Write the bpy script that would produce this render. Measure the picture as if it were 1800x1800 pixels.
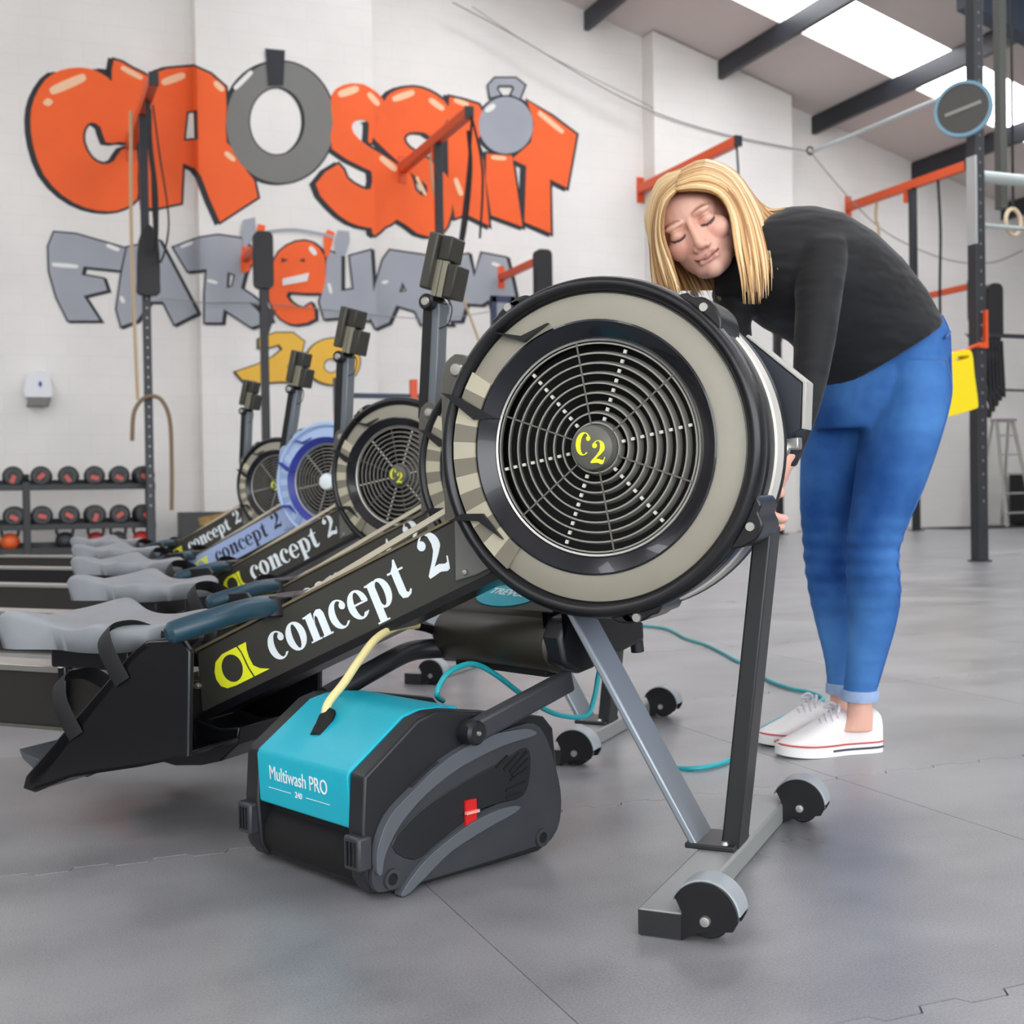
import bpy, bmesh, math, random
from mathutils import Vector, Matrix
from mathutils.geometry import tessellate_polygon
random.seed(7)
PI = math.pi
for o in list(bpy.data.objects): bpy.data.objects.remove(o)
sc = bpy.context.scene
COL = sc.collection
R = math.radians

# ------------------------------------------------------------------ camera
F = 2200.0; H = 0.55; PITCH = math.atan(30/F); ROLL = R(0.9)     # focal length in pixels of an 1800 px frame
cam_d = bpy.data.cameras.new('camera'); cam = bpy.data.objects.new('camera', cam_d); COL.objects.link(cam)
cam_d.sensor_width = 36; cam_d.sensor_fit = 'HORIZONTAL'; cam_d.lens = F/1800*36
cam.location = (0, 0, H)
# the hall is squared up to the axes, so the camera looks 22 degrees off its length
cam.rotation_euler = (Matrix.Rotation(R(-22), 3, 'Z') @ Matrix.Rotation(PI/2-PITCH, 3, 'X') @ Matrix.Rotation(-ROLL, 3, 'Z')).to_euler()
cam_d.clip_start = 0.05; cam_d.clip_end = 200
cam_d.dof.use_dof = True; cam_d.dof.focus_distance = 1.78; cam_d.dof.aperture_fstop = 8.5
sc.camera = cam

# ------------------------------------------------------------------ sky, exposure
w = bpy.data.worlds.new('overcast_sky'); sc.world = w; w.use_nodes = True
bg = w.node_tree.nodes['Background']; bg.inputs[0].default_value = (0.93, 0.96, 1.0, 1); bg.inputs[1].default_value = 3.6
SKYLIGHT = 5.2
vs = sc.view_settings
vs.view_transform = 'Standard'; vs.look = 'None'; vs.exposure = 0.5; vs.gamma = 1.0
try: vs.use_curve_mapping = False
except Exception: pass

# ------------------------------------------------------------------ frames of reference
PHI = R(22)                                                   # the hall stands 22 degrees off the view axis
UU = Vector((math.cos(PHI), math.sin(PHI), 0)); VV = Vector((-math.sin(PHI), math.cos(PHI), 0))
def B(u, v, z=0.0): return UU*u + VV*v + Vector((0, 0, z))
def rayd(px, py):
    x = (px-900)/F; y = -(py-900)/F
    c, s = math.cos(ROLL), math.sin(ROLL); x, y = c*x+s*y, -s*x+c*y
    cp, sp = math.cos(PITCH), math.sin(PITCH)
    return Vector((x, cp+sp*y, -sp+cp*y))
EYE = Vector((0, 0, H))
def on_plane(px, py, p, n):
    r = rayd(px, py); return EYE + r*((Vector(p)-EYE).dot(n)/r.dot(n))
def at(px, py, d): return EYE + rayd(px, py)*d                # a point of the room at distance d in front of the lens
def to_px(P):
    P = Vector(P)-EYE; cp, sp = math.cos(PITCH), math.sin(PITCH)
    d = (P.x, cp*P.y-sp*P.z, sp*P.y+cp*P.z); x, y = d[0]/d[1], d[2]/d[1]
    c, s = math.cos(ROLL), math.sin(ROLL); return (900+F*(c*x-s*y), 900-F*(s*x+c*y))

# ------------------------------------------------------------------ materials
def lin(c):
    f = lambda v: v/12.92 if v <= .04045 else ((v+.055)/1.055)**2.4
    return tuple(f(v/255.0) for v in c)+(1.0,)
MATS = {}
def mat(name, rgb, rough=.5, metal=0.0, spec=.5, coat=0.0, noise=0.0, nscale=40.0, bump=0.0, bscale=200.0, trans=0.0, emit=0.0):
    if name in MATS: return MATS[name]
    m = bpy.data.materials.new(name); m.use_nodes = True; nt = m.node_tree; b = nt.nodes['Principled BSDF']
    b.inputs['Base Color'].default_value = lin(rgb); b.inputs['Roughness'].default_value = rough; b.inputs['Metallic'].default_value = metal
    b.inputs['Specular IOR Level'].default_value = spec; b.inputs['Coat Weight'].default_value = coat
    tc = nt.nodes.new('ShaderNodeTexCoord')
    if noise > 0:
        n = nt.nodes.new('ShaderNodeTexNoise'); n.inputs['Scale'].default_value = nscale; n.inputs['Detail'].default_value = 6
        nt.links.new(tc.outputs['Object'], n.inputs['Vector'])
        mr = nt.nodes.new('ShaderNodeMapRange'); mr.inputs[1].default_value = .25; mr.inputs[2].default_value = .75
        mr.inputs[3].default_value = 1-noise; mr.inputs[4].default_value = 1+noise; nt.links.new(n.outputs['Fac'], mr.inputs[0])
        mx = nt.nodes.new('ShaderNodeVectorMath'); mx.operation = 'SCALE'; mx.inputs[0].default_value = lin(rgb)[:3]
        nt.links.new(mr.outputs[0], mx.inputs['Scale']); nt.links.new(mx.outputs[0], b.inputs['Base Color'])
    if bump > 0:
        n2 = nt.nodes.new('ShaderNodeTexNoise'); n2.inputs['Scale'].default_value = bscale; n2.inputs['Detail'].default_value = 4
        nt.links.new(tc.outputs['Object'], n2.inputs['Vector'])
        bp = nt.nodes.new('ShaderNodeBump'); bp.inputs['Strength'].default_value = bump; bp.inputs['Distance'].default_value = .002
        nt.links.new(n2.outputs['Fac'], bp.inputs['Height']); nt.links.new(bp.outputs[0], b.inputs['Normal'])
    if emit > 0:
        b.inputs['Emission Color'].default_value = lin(rgb); b.inputs['Emission Strength'].default_value = emit
    MATS[name] = m; return m

# ------------------------------------------------------------------ mesh builder
class MB:
    def __init__(s): s.v = []; s.f = []
    def add(s, vs_, fs):
        k = len(s.v); s.v += [tuple(p) for p in vs_]; s.f += [tuple(i+k for i in q) for q in fs]; return s
    def box(s, a, b, M=None):
        x0, y0, z0 = a; x1, y1, z1 = b
        P = [Vector(p) for p in ((x0,y0,z0),(x1,y0,z0),(x1,y1,z0),(x0,y1,z0),(x0,y0,z1),(x1,y0,z1),(x1,y1,z1),(x0,y1,z1))]
        if M: P = [M @ p for p in P]
        return s.add(P, [(0,3,2,1),(4,5,6,7),(0,1,5,4),(1,2,6,5),(2,3,7,6),(3,0,4,7)])
    def prism(s, loops, y0, y1, plane='xz', M=None):
        """loops: outer outline then holes, 2-D; extruded along the third axis from y0 to y1"""
        if not isinstance(loops[0][0], (tuple, list, Vector)): loops = [loops]
        def mk(p, t):
            q = {'xz': (p[0], t, p[1]), 'xy': (p[0], p[1], t), 'yz': (t, p[0], p[1])}[plane]
            q = Vector(q); return M @ q if M else q
        flat = [p for L in loops for p in L]
        tri = tessellate_polygon([[Vector((p[0], p[1], 0)) for p in L] for L in loops])
        n = len(flat); vs_ = [mk(p, y0) for p in flat]+[mk(p, y1) for p in flat]; fs = []
        for t in tri: fs.append(tuple(t)); fs.append(tuple(i+n for i in reversed(t)))
        k = 0
        for L in loops:
            m = len(L)
            for i in range(m):
                a, b = k+i, k+(i+1) % m; fs.append((a, b, b+n, a+n))
            k += m
        return s.add(vs_, fs)
    def lathe(s, prof, c=(0,0,0), axis='y', n=64, a0=0.0, a1=2*PI, closed_prof=False):
        full = abs(a1-a0-2*PI) < 1e-6; m = n if full else n+1; vs_ = []; fs = []; q = len(prof)
        for i in range(m):
            t = a0+(a1-a0)*i/n; ct, st = math.cos(t), math.sin(t)
            for r, h in prof:
                p = {'y': (r*ct, h, r*st), 'z': (r*ct, r*st, h), 'x': (h, r*ct, r*st)}[axis]
                vs_.append((p[0]+c[0], p[1]+c[1], p[2]+c[2]))
        for i in range(n):
            j = (i+1) % m
            for k in range(q if closed_prof else q-1):
                k2 = (k+1) % q; fs.append((i*q+k, i*q+k2, j*q+k2, j*q+k))
        if not full and closed_prof:
            fs.append(tuple(range(q))); fs.append(tuple((m-1)*q+k for k in reversed(range(q))))
        return s.add(vs_, fs)
    def tube(s, pts, r, n=10, cap=True, flat=1.0, up=None):
        pts = [Vector(p) for p in pts]; N = len(pts); rs = r if isinstance(r, (list, tuple)) else [r]*N
        vs_ = []; fs = []; prev = None
        for i, p in enumerate(pts):
            t = (pts[min(i+1, N-1)]-pts[max(i-1, 0)]).normalized()
            if prev is None:
                a = Vector(up) if up else (Vector((0,0,1)) if abs(t.z) < .9 else Vector((0,1,0)))
            else: a = prev
            x = (a - t*a.dot(t)).normalized(); y = t.cross(x); prev = x
            for k in range(n):
                an = 2*PI*k/n; vs_.append(p + x*(math.cos(an)*rs[i]) + y*(math.sin(an)*rs[i]*flat))
        for i in range(N-1):
            for k in range(n):
                k2 = (k+1) % n; fs.append((i*n+k, i*n+k2, (i+1)*n+k2, (i+1)*n+k))
        if cap: fs.append(tuple(reversed(range(n)))); fs.append(tuple((N-1)*n+k for k in range(n)))
        return s.add(vs_, fs)
    def bar(s, p0, p1, wx, wy, up=(0,0,1)):
        p0, p1 = Vector(p0), Vector(p1); t = (p1-p0).normalized(); up = Vector(up)
        if abs(t.dot(up)) > .99: up = Vector((1,0,0))
        x = up.cross(t).normalized(); y = t.cross(x)
        P = [q + x*(a*wx/2) + y*(b*wy/2) for q in (p0, p1) for a, b in ((-1,-1),(1,-1),(1,1),(-1,1))]
        return s.add(P, [(0,3,2,1),(4,5,6,7),(0,1,5,4),(1,2,6,5),(2,3,7,6),(3,0,4,7)])
    def loft(s, secs, n=24, cap=True, pw=1.0):
        """secs: (centre, half axis A, half axis B)"""
        vs_ = []; fs = []
        for c, A, Bv in secs:
            c, A, Bv = Vector(c), Vector(A), Vector(Bv)
            for k in range(n):
                t = 2*PI*k/n; ca, sa = math.cos(t), math.sin(t)
                if pw != 1.0: ca = math.copysign(abs(ca)**pw, ca); sa = math.copysign(abs(sa)**pw, sa)
                vs_.append(c + A*ca + Bv*sa)
        N = len(secs)
        for i in range(N-1):
            for k in range(n):
                k2 = (k+1) % n; fs.append((i*n+k, i*n+k2, (i+1)*n+k2, (i+1)*n+k))
        if cap: fs.append(tuple(reversed(range(n)))); fs.append(tuple((N-1)*n+k for k in range(n)))
        return s.add(vs_, fs)
    def ball(s, c, r, n=16, m=10, M=None):
        r = r if isinstance(r, (tuple, list)) else (r, r, r); vs_ = []; fs = []
        for i in range(m+1):
            th = PI*i/m
            for k in range(n):
                ph = 2*PI*k/n
                p = Vector((r[0]*math.sin(th)*math.cos(ph), r[1]*math.sin(th)*math.sin(ph), r[2]*math.cos(th)))
                if M: p = M @ p
                vs_.append(p+Vector(c))
        for i in range(m):
            for k in range(n):
                k2 = (k+1) % n; fs.append((i*n+k, (i+1)*n+k, (i+1)*n+k2, i*n+k2))
        return s.add(vs_, fs)
    def mesh(s, name, smooth=True, ang=35):
        me = bpy.data.meshes.new(name); me.from_pydata(s.v, [], s.f); me.validate()
        bm = bmesh.new(); bm.from_mesh(me)
        bmesh.ops.remove_doubles(bm, verts=bm.verts, dist=1e-6)
        bmesh.ops.recalc_face_normals(bm, faces=bm.faces); bm.to_mesh(me); bm.free()
        if smooth:
            me.polygons.foreach_set('use_smooth', [True]*len(me.polygons))
            me.set_sharp_from_angle(angle=R(ang))
        return me
    def build(s, name, m, parent=None, smooth=True, bevel=0.0, ang=35, seg=2):
        return link(name, s.mesh(name, smooth, ang), m, parent, bevel, seg)
def link(name, me, m, parent=None, bevel=0.0, seg=2):
    if m is not None and not me.materials: me.materials.append(m)
    o = bpy.data.objects.new(name, me); COL.objects.link(o)
    if parent is not None: o.parent = parent
    if bevel > 0:
        b = o.modifiers.new('bevel', 'BEVEL'); b.width = bevel; b.segments = seg; b.limit_method = 'ANGLE'; b.angle_limit = R(40)
    return o
def tag(o, label, cat, group=None):
    o['label'] = label; o['category'] = cat
    if group: o['group'] = group
    return o
def empty(name, loc, rz=0.0, label=None, cat=None, group=None):
    o = bpy.data.objects.new(name, None); COL.objects.link(o); o.empty_display_size = .1
    o.location = loc; o.rotation_euler = (0, 0, rz)
    if label: tag(o, label, cat, group)
    return o
def struct(o): o['kind'] = 'structure'; return o
def ell(cx, cy, rx, ry, n=36, a0=0.0, a1=2*PI):
    full = abs(a1-a0-2*PI) < 1e-6
    return [(cx+rx*math.cos(a0+(a1-a0)*i/n), cy+ry*math.sin(a0+(a1-a0)*i/n)) for i in range(n if full else n+1)]
def rrect(x0, y0, x1, y1, r, n=5):
    P = []
    for cx, cy, a in ((x1-r, y1-r, 0), (x0+r, y1-r, 90), (x0+r, y0+r, 180), (x1-r, y0+r, 270)):
        for i in range(n+1):
            t = R(a+90*i/n); P.append((cx+r*math.cos(t), cy+r*math.sin(t)))
    return P
def smooth_path(pts, sub=8):
    P = [Vector(p) for p in pts]; out = []
    for i in range(len(P)-1):
        p0, p1, p2, p3 = P[max(i-1, 0)], P[i], P[i+1], P[min(i+2, len(P)-1)]
        for k in range(sub):
            t = k/sub
            out.append(.5*((2*p1)+(p2-p0)*t+(2*p0-5*p1+4*p2-p3)*t*t+(3*p1-p0-3*p2+p3)*t**3))
    out.append(P[-1]); return out
def smooth_loop(pts, sub=4, ten=.5):
    P = [Vector((p[0], p[1], 0)) for p in pts]; N = len(P); out = []
    for i in range(N):
        p0, p1, p2, p3 = P[i-1], P[i], P[(i+1) % N], P[(i+2) % N]
        for k in range(sub):
            t = k/sub
            q = .5*((2*p1)+(p2-p0)*t+(2*p0-5*p1+4*p2-p3)*t*t+(3*p1-p0-3*p2+p3)*t**3)
            out.append((q.x, q.y))
    return out
def text_mesh(body, size, depth=.0006, bold=0.0, align='CENTER'):
    c = bpy.data.curves.new('lettering', 'FONT'); c.body = body; c.size = size; c.extrude = depth; c.offset = bold
    c.align_x = align; c.align_y = 'CENTER'; c.resolution_u = 4
    o = bpy.data.objects.new('lettering', c); COL.objects.link(o)
    me = bpy.data.meshes.new_from_object(o.evaluated_get(bpy.context.evaluated_depsgraph_get()))
    bpy.data.objects.remove(o); bpy.data.curves.remove(c); return me

# ================================================================== the hall
WALLV = 14.53; ROOF0 = 6.72 + .289*7.0; SL = -.289            # roof height above u = 0, fall per metre
RIDGE = -3.0
def roof_z(u): return ROOF0 + SL*u if u >= RIDGE else ROOF0 + SL*RIDGE - SL*(u-RIDGE)
U0, U1, VB = -11.0, 16.5, -8.0

m_wall = bpy.data.materials.new('white_painted_blockwork'); m_wall.use_nodes = True
nt = m_wall.node_tree; b = nt.nodes['Principled BSDF']; b.inputs['Roughness'].default_value = .72
tc = nt.nodes.new('ShaderNodeTexCoord'); mp = nt.nodes.new('ShaderNodeMapping'); mp.inputs['Rotation'].default_value = (R(90), 0, 0)
sx = nt.nodes.new('ShaderNodeSeparateXYZ'); cx = nt.nodes.new('ShaderNodeCombineXYZ')
br = nt.nodes.new('ShaderNodeTexBrick'); br.inputs['Color1'].default_value = (1,1,1,1); br.inputs['Color2'].default_value = (.985,.985,.985,1)
br.inputs['Mortar'].default_value = (.945,.945,.945,1); br.inputs['Scale'].default_value = 1.0; br.inputs['Mortar Size'].default_value = .006
br.inputs['Brick Width'].default_value = .44; br.inputs['Row Height'].default_value = .215; br.inputs['Mortar Smooth'].default_value = .6
nt.links.new(tc.outputs['Object'], sx.inputs[0]); nt.links.new(sx.outputs['X'], cx.inputs['X']); nt.links.new(sx.outputs['Z'], cx.inputs['Y']); nt.links.new(cx.outputs[0], br.inputs['Vector'])
nz = nt.nodes.new('ShaderNodeTexNoise'); nz.inputs['Scale'].default_value = .9; nz.inputs['Detail'].default_value = 5; nt.links.new(tc.outputs['Object'], nz.inputs['Vector'])
mr = nt.nodes.new('ShaderNodeMapRange'); mr.inputs[1].default_value = .3; mr.inputs[2].default_value = .7; mr.inputs[3].default_value = .9; mr.inputs[4].default_value = 1.0; nt.links.new(nz.outputs['Fac'], mr.inputs[0])
m1 = nt.nodes.new('ShaderNodeMix'); m1.data_type = 'RGBA'; m1.blend_type = 'MULTIPLY'; m1.inputs[0].default_value = 1.0
m1.inputs[6].default_value = lin((236, 233, 228)); nt.links.new(br.outputs['Color'], m1.inputs[7])
m2 = nt.nodes.new('ShaderNodeVectorMath'); m2.operation = 'SCALE'; nt.links.new(m1.outputs[2], m2.inputs[0]); nt.links.new(mr.outputs[0], m2.inputs['Scale']); nt.links.new(m2.outputs[0], b.inputs['Base Color'])
bp = nt.nodes.new('ShaderNodeBump'); bp.inputs['Strength'].default_value = .18; bp.inputs['Distance'].default_value = .003; nt.links.new(br.outputs['Fac'], bp.inputs['Height']); bp.invert = True; nt.links.new(bp.outputs[0], b.inputs['Normal'])

m_roof = mat('pale_roof_lining', (214, 205, 200), .8, noise=.03, nscale=1.2)
m_steel = mat('dark_grey_painted_steel', (36, 39, 46), .42, noise=.08, nscale=5)
m_black = mat('matt_black_powder_coat', (18, 19, 22), .42)
m_orange = mat('orange_powder_coat', (222, 84, 34), .42)
m_sky = mat('daylit_rooflight', (247, 250, 255), .5, emit=SKYLIGHT)

hall = lambda name: empty(name, (0, 0, 0), PHI)
def in_hall(o): o.rotation_euler = (0, 0, PHI); return o

# floor slab and interlocking rubber mats
m_slab = mat('dark_screed', (40, 41, 43), .8)
fl = struct(in_hall(MB().box((U0, VB, -.05), (U1, WALLV, -.0125)).build('floor', m_slab)))
m_mat = bpy.data.materials.new('grey_rubber_matting'); m_mat.use_nodes = True
nt = m_mat.node_tree; b = nt.nodes['Principled BSDF']
tc = nt.nodes.new('ShaderNodeTexCoord'); oi = nt.nodes.new('ShaderNodeObjectInfo')
geo = nt.nodes.new('ShaderNodeNewGeometry')
n1 = nt.nodes.new('ShaderNodeTexNoise'); n1.inputs['Scale'].default_value = 2.2; n1.inputs['Detail'].default_value = 7; n1.inputs['Roughness'].default_value = .62; nt.links.new(geo.outputs['Position'], n1.inputs['Vector'])
n2 = nt.nodes.new('ShaderNodeTexNoise'); n2.inputs['Scale'].default_value = 330; n2.inputs['Detail'].default_value = 3; nt.links.new(geo.outputs['Position'], n2.inputs['Vector'])
mpx = nt.nodes.new('ShaderNodeMapping'); mpx.inputs['Rotation'].default_value = (0, 0, 0); mpx.inputs['Scale'].default_value = (1.5, 3.2, 1); nt.links.new(geo.outputs['Position'], mpx.inputs['Vector'])
n3 = nt.nodes.new('ShaderNodeTexNoise'); n3.inputs['Scale'].default_value = 1.6; n3.inputs['Detail'].default_value = 6; nt.links.new(mpx.outputs[0], n3.inputs['Vector'])
ad = nt.nodes.new('ShaderNodeMath'); ad.operation = 'ADD'; nt.links.new(n1.outputs['Fac'], ad.inputs[0]); h3 = nt.nodes.new('ShaderNodeMapRange'); h3.inputs[3].default_value = .25; h3.inputs[4].default_value = .75; nt.links.new(n3.outputs['Fac'], h3.inputs[0]); nt.links.new(h3.outputs[0], ad.inputs[1])
ad2 = nt.nodes.new('ShaderNodeMath'); ad2.operation = 'MULTIPLY_ADD'; ad2.inputs[1].default_value = .09; nt.links.new(oi.outputs['Random'], ad2.inputs[0]); nt.links.new(ad.outputs[0], ad2.inputs[2])
ad3 = nt.nodes.new('ShaderNodeMath'); ad3.operation = 'MULTIPLY_ADD'; ad3.inputs[1].default_value = .75; nt.links.new(n2.outputs['Fac'], ad3.inputs[0]); nt.links.new(ad2.outputs[0], ad3.inputs[2])
cr = nt.nodes.new('ShaderNodeValToRGB'); cr.color_ramp.elements[0].position = .62; cr.color_ramp.elements[1].position = .94
cr.color_ramp.elements[0].color = lin((84, 85, 88)); cr.color_ramp.elements[1].color = lin((150, 150, 152))
dv = nt.nodes.new('ShaderNodeMath'); dv.operation = 'MULTIPLY'; dv.inputs[1].default_value = .6; nt.links.new(ad3.outputs[0], dv.inputs[0]); nt.links.new(dv.outputs[0], cr.inputs[0])
nt.links.new(cr.outputs[0], b.inputs['Base Color'])
mr = nt.nodes.new('ShaderNodeMapRange'); mr.inputs[1].default_value = .3; mr.inputs[2].default_value = .7; mr.inputs[3].default_value = .27; mr.inputs[4].default_value = .42; nt.links.new(n1.outputs['Fac'], mr.inputs[0]); nt.links.new(mr.outputs[0], b.inputs['Roughness'])
b.inputs['Specular IOR Level'].default_value = .6; b.inputs['Coat Weight'].default_value = .45; b.inputs['Coat Roughness'].default_value = .32
bp = nt.nodes.new('ShaderNodeBump'); bp.inputs['Strength'].default_value = .5; bp.inputs['Distance'].default_value = .0012; nt.links.new(n2.outputs['Fac'], bp.inputs['Height']); nt.links.new(bp.outputs[0], b.inputs['Normal'])
MS = .92; NT = 8; per = MS/NT; g = .0009; amp = .008
def mat_outline():
    def edge():                                                 # tab profile along one side, offset outward is positive
        P = []
        for k in range(NT):
            x = k*per
            P += [(x+per*.04, -amp), (x+per*.46, -amp), (x+per*.54, amp), (x+per*.96, amp)]
        return P
    E_ = edge(); L = []
    L += [(0, 0)]+[(x, -o) for x, o in E_]+[(MS, 0), (MS, MS)]                               # v = 0 side
    L += [(MS, 0), (MS, MS)] if False else []
    L += [(MS-x, MS+o) for x, o in E_]+[(0, MS)]
    return L
def inset(L, d):
    n = len(L); out = []
    for i in range(n):
        p, a, c_ = Vector(L[i]), Vector(L[i-1]), Vector(L[(i+1) % n])
        e1, e2 = (p-a).normalized(), (c_-p).normalized(); n1_, n2_ = Vector((-e1.y, e1.x)), Vector((-e2.y, e2.x))
        mm = n1_+n2_; mm = mm/max(mm.dot(n1_), .35)
        out.append(tuple(p+mm*d))
    return out
mo = mat_outline(); mo = inset(mo, g)
mm_ = MB(); loT, loB = inset(mo, .0003), mo
tri = tessellate_polygon([[Vector((p[0], p[1], 0)) for p in loT]]); n_ = len(mo)
mm_.add([(p[0], p[1], 0) for p in loT]+[(p[0], p[1], -.0015) for p in loB]+[(p[0], p[1], -.012) for p in loB],
        [tuple(t) for t in tri]+[(i, (i+1) % n_, (i+1) % n_+n_, i+n_) for i in range(n_)]+[(i+n_, (i+1) % n_+n_, (i+1) % n_+2*n_, i+2*n_) for i in range(n_)])
me_mat = mm_.mesh('mat', smooth=False); me_mat.materials.append(m_mat)
cnt = 0; far_mats = MB()
for j in range(-2, 15):
    for i in range(-14, 18):
        u, v = .54+(i-.0)*MS, 1.06+j*MS
        c_ = B(u+MS/2, v+MS/2)
        if v+MS > WALLV-.02 or u < U0+.05 or u+MS > U1-.05: continue
        px = to_px(c_) if c_.y > .35 else (900, 2000)
        if c_.y > -.6 and -900 < px[0] < 4600 and True and c_.y < 17:
            o = bpy.data.objects.new('mat', me_mat); COL.objects.link(o); o.parent = fl; o.location = (u, v, 0); cnt += 1
print('mats', cnt)

# walls
wb = struct(in_hall(MB().prism([(U0, -.05), (U1, -.05), (U1, roof_z(U1)), (RIDGE, roof_z(RIDGE)), (U0, roof_z(U0))], WALLV, WALLV+.25).build('wall_back', m_wall)))
PIERS = [(2.05, 4.08), (7.8, 9.9)]; PD = .3
for k, (a, b_) in enumerate(PIERS):
    struct(in_hall(MB().prism([(a, -.012), (b_, -.012), (b_, roof_z(b_)-.02), (a, roof_z(a)-.02)], WALLV-PD, WALLV).build('trim_%d' % (21+k), m_wall)))
wr = struct(in_hall(MB().box((U1, VB, -.05), (U1+.25, WALLV+.25, roof_z(U1))).build('wall_right', m_wall)))
wl = struct(in_hall(MB().box((U0-.25, VB, -.05), (U0, WALLV+.25, roof_z(U0))).build('wall_left', m_wall)))
# unseen front wall behind the lens, its wide opening made up for frontal fill
wf = MB(); zr = roof_z
wf.prism([(U0, -.05), (-10, -.05), (-10, 5.2), (U0, 5.2)], VB-.25, VB)
wf.prism([(9, -.05), (U1, -.05), (U1, zr(U1)), (9, zr(9))], VB-.25, VB)
wf.prism([(U0, 5.2), (9, 5.2), (9, zr(9)), (RIDGE, zr(RIDGE)), (U0, zr(U0))], VB-.25, VB)
struct(in_hall(wf.build('wall_front', m_wall)))

# roof lining with rooflight strips let into it
SKY = [(11.8, 12.85), (7.2, 8.25), (2.6, 3.65), (-2.0, -.95), (-6.6, -5.55)]
SU0, SU1 = 3.2, 13.4; SL0, SL1 = -9.6, -3.6  # left-slope strips are unseen, lengthened to add light from that side
rf = MB(); t_ = .12
def slab(mb, u0, u1, v0, v1, off0=0.0, off1=t_):
    mb.add([(u, v, roof_z(u)+o) for o in (off0, off1) for u, v in ((u0, v0), (u1, v0), (u1, v1), (u0, v1))],
           [(0,3,2,1),(4,5,6,7),(0,1,5,4),(1,2,6,5),(2,3,7,6),(3,0,4,7)])
for ua, ub, su0, su1 in ((RIDGE, U1+.25, SU0, SU1), (U0-.25, RIDGE, SL0, SL1)):
    slab(rf, ua, su0, VB-.25, WALLV+.25); slab(rf, su1, ub, VB-.25, WALLV+.25)
    edges = [WALLV+.25]
    for v0, v1 in SKY: edges += [v1, v0]
    edges.append(VB-.25)
    for k in range(0, len(edges), 2): slab(rf, su0, su1, edges[k+1], edges[k])
ceil = struct(in_hall(rf.build('ceiling', m_roof)))
k = 0
for v0, v1 in SKY:
    for su0, su1 in ((SU0, SU1), (SL0, SL1)):
        k += 1; q = MB(); slab(q, su0, su1, v0, v1, .07, .1)
        struct(in_hall(q.build('window_%d' % k, m_sky)))
# steel purlins running down the hall under the lining
for i, u in enumerate((1.7, 3.5, 5.25, 7.0, 8.79, 10.46, 12.16, 13.8, 15.4)):
    p = MB(); z = roof_z(u)-.01; h_ = .24
    p.prism([(u-.035, z-h_), (u+.035, z-h_), (u+.035, z-h_+.02), (u-.015, z-h_+.02), (u-.015, z-.04), (u+.035, z-.04), (u+.035, z-.01), (u-.035, z-.004)], VB+.1, WALLV-.005 if not any(a-.1 < u < b_+.1 for a, b_ in PIERS) else WALLV-PD-.005)
    struct(in_hall(p.build('trim_%d' % (i+1), m_steel)))
# main rafter seen at the top right
p = MB(); v_ = 10.2
p.add([(u, v_+dv_, roof_z(u)-.25-dz) for dz in (0, .36) for u, dv_ in ((9.2, -.1), (U1, -.1), (U1, .1), (9.2, .1))], [(0,3,2,1),(4,5,6,7),(0,1,5,4),(1,2,6,5),(2,3,7,6),(3,0,4,7)])
struct(in_hall(p.build('trim_20', mat('blue_grey_steel', (58, 70, 84), .45))))

# ================================================================== wall mural
def offset_loop(L, d):
    n = len(L); A = sum(L[i][0]*L[(i+1) % n][1]-L[(i+1) % n][0]*L[i][1] for i in range(n)); s = 1 if A > 0 else -1
    out = []
    for i in range(n):
        p, a, c_ = Vector(L[i]), Vector(L[i-1]), Vector(L[(i+1) % n])
        if (p-a).length < 1e-4 or (c_-p).length < 1e-4: out.append(tuple(p)); continue
        e1, e2 = (p-a).normalized(), (c_-p).normalized(); n1_, n2_ = Vector((e1.y, -e1.x))*s, Vector((e2.y, -e2.x))*s
        mm = n1_+n2_; mm = mm/max(mm.dot(n1_), .5)
        out.append(tuple(p+mm*d))
    return out
def pier_lines():
    L = []
    for a, b_ in PIERS:
        for (u, v) in ((a, WALLV), (a, WALLV-PD), (b_, WALLV-PD)):
            L.append((to_px(B(u, v, 2.0)), to_px(B(u, v, 6.0))))
    return L
PL = pier_lines()
def paint(name, loops, m, parent, lift):
    """a flat patch of paint on the wall: outline given as seen, laid on whichever wall face it covers"""
    bm = bmesh.new(); flat = [p for L in loops for p in L]
    vs_ = [bm.verts.new((p[0], p[1], 0)) for p in flat]
    for t in tessellate_polygon([[Vector((p[0], p[1], 0)) for p in L] for L in loops]):
        try: bm.faces.new([vs_[i] for i in t])
        except ValueError: pass
    for a, b_ in PL:
        d = Vector((b_[0]-a[0], b_[1]-a[1], 0)); nn = Vector((d.y, -d.x, 0))
        bmesh.ops.bisect_plane(bm, geom=bm.verts[:]+bm.edges[:]+bm.faces[:], plane_co=(a[0], a[1], 0), plane_no=nn, dist=1e-5)
    mb = MB()
    def side(P, ln):
        (ax, ay), (bx, by) = ln; t = (P.y-ay)/(by-ay); return P.x-(ax+(bx-ax)*t)
    for f in bm.faces:
        c = f.calc_center_median(); face = 'base'; uu_ = 0
        for k, (a, b_) in enumerate(PIERS):
            l0, l1, l2 = PL[3*k:3*k+3]
            if side(c, l1) >= 0 and side(c, l2) < 0: face = 'pier'
            elif side(c, l0) >= 0 and side(c, l1) < 0: face = 'side'; uu_ = a
        pts = []
        for v in f.verts:
            if face == 'side': P = on_plane(v.co.x, v.co.y, UU*(uu_-lift), UU)
            else: P = on_plane(v.co.x, v.co.y, VV*(WALLV-(PD if face == 'pier' else 0)-lift), VV)
            pts.append(P)
        mb.add(pts, [tuple(range(len(pts)))])
    bm.free()
    return mb.build(name, m, parent, smooth=False)
def c1(P): return [(x/3.0, y/3.0+50) for x, y in P]
def c2(P): return [(x/3.0+500, y/3.0+50) for x, y in P]
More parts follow.
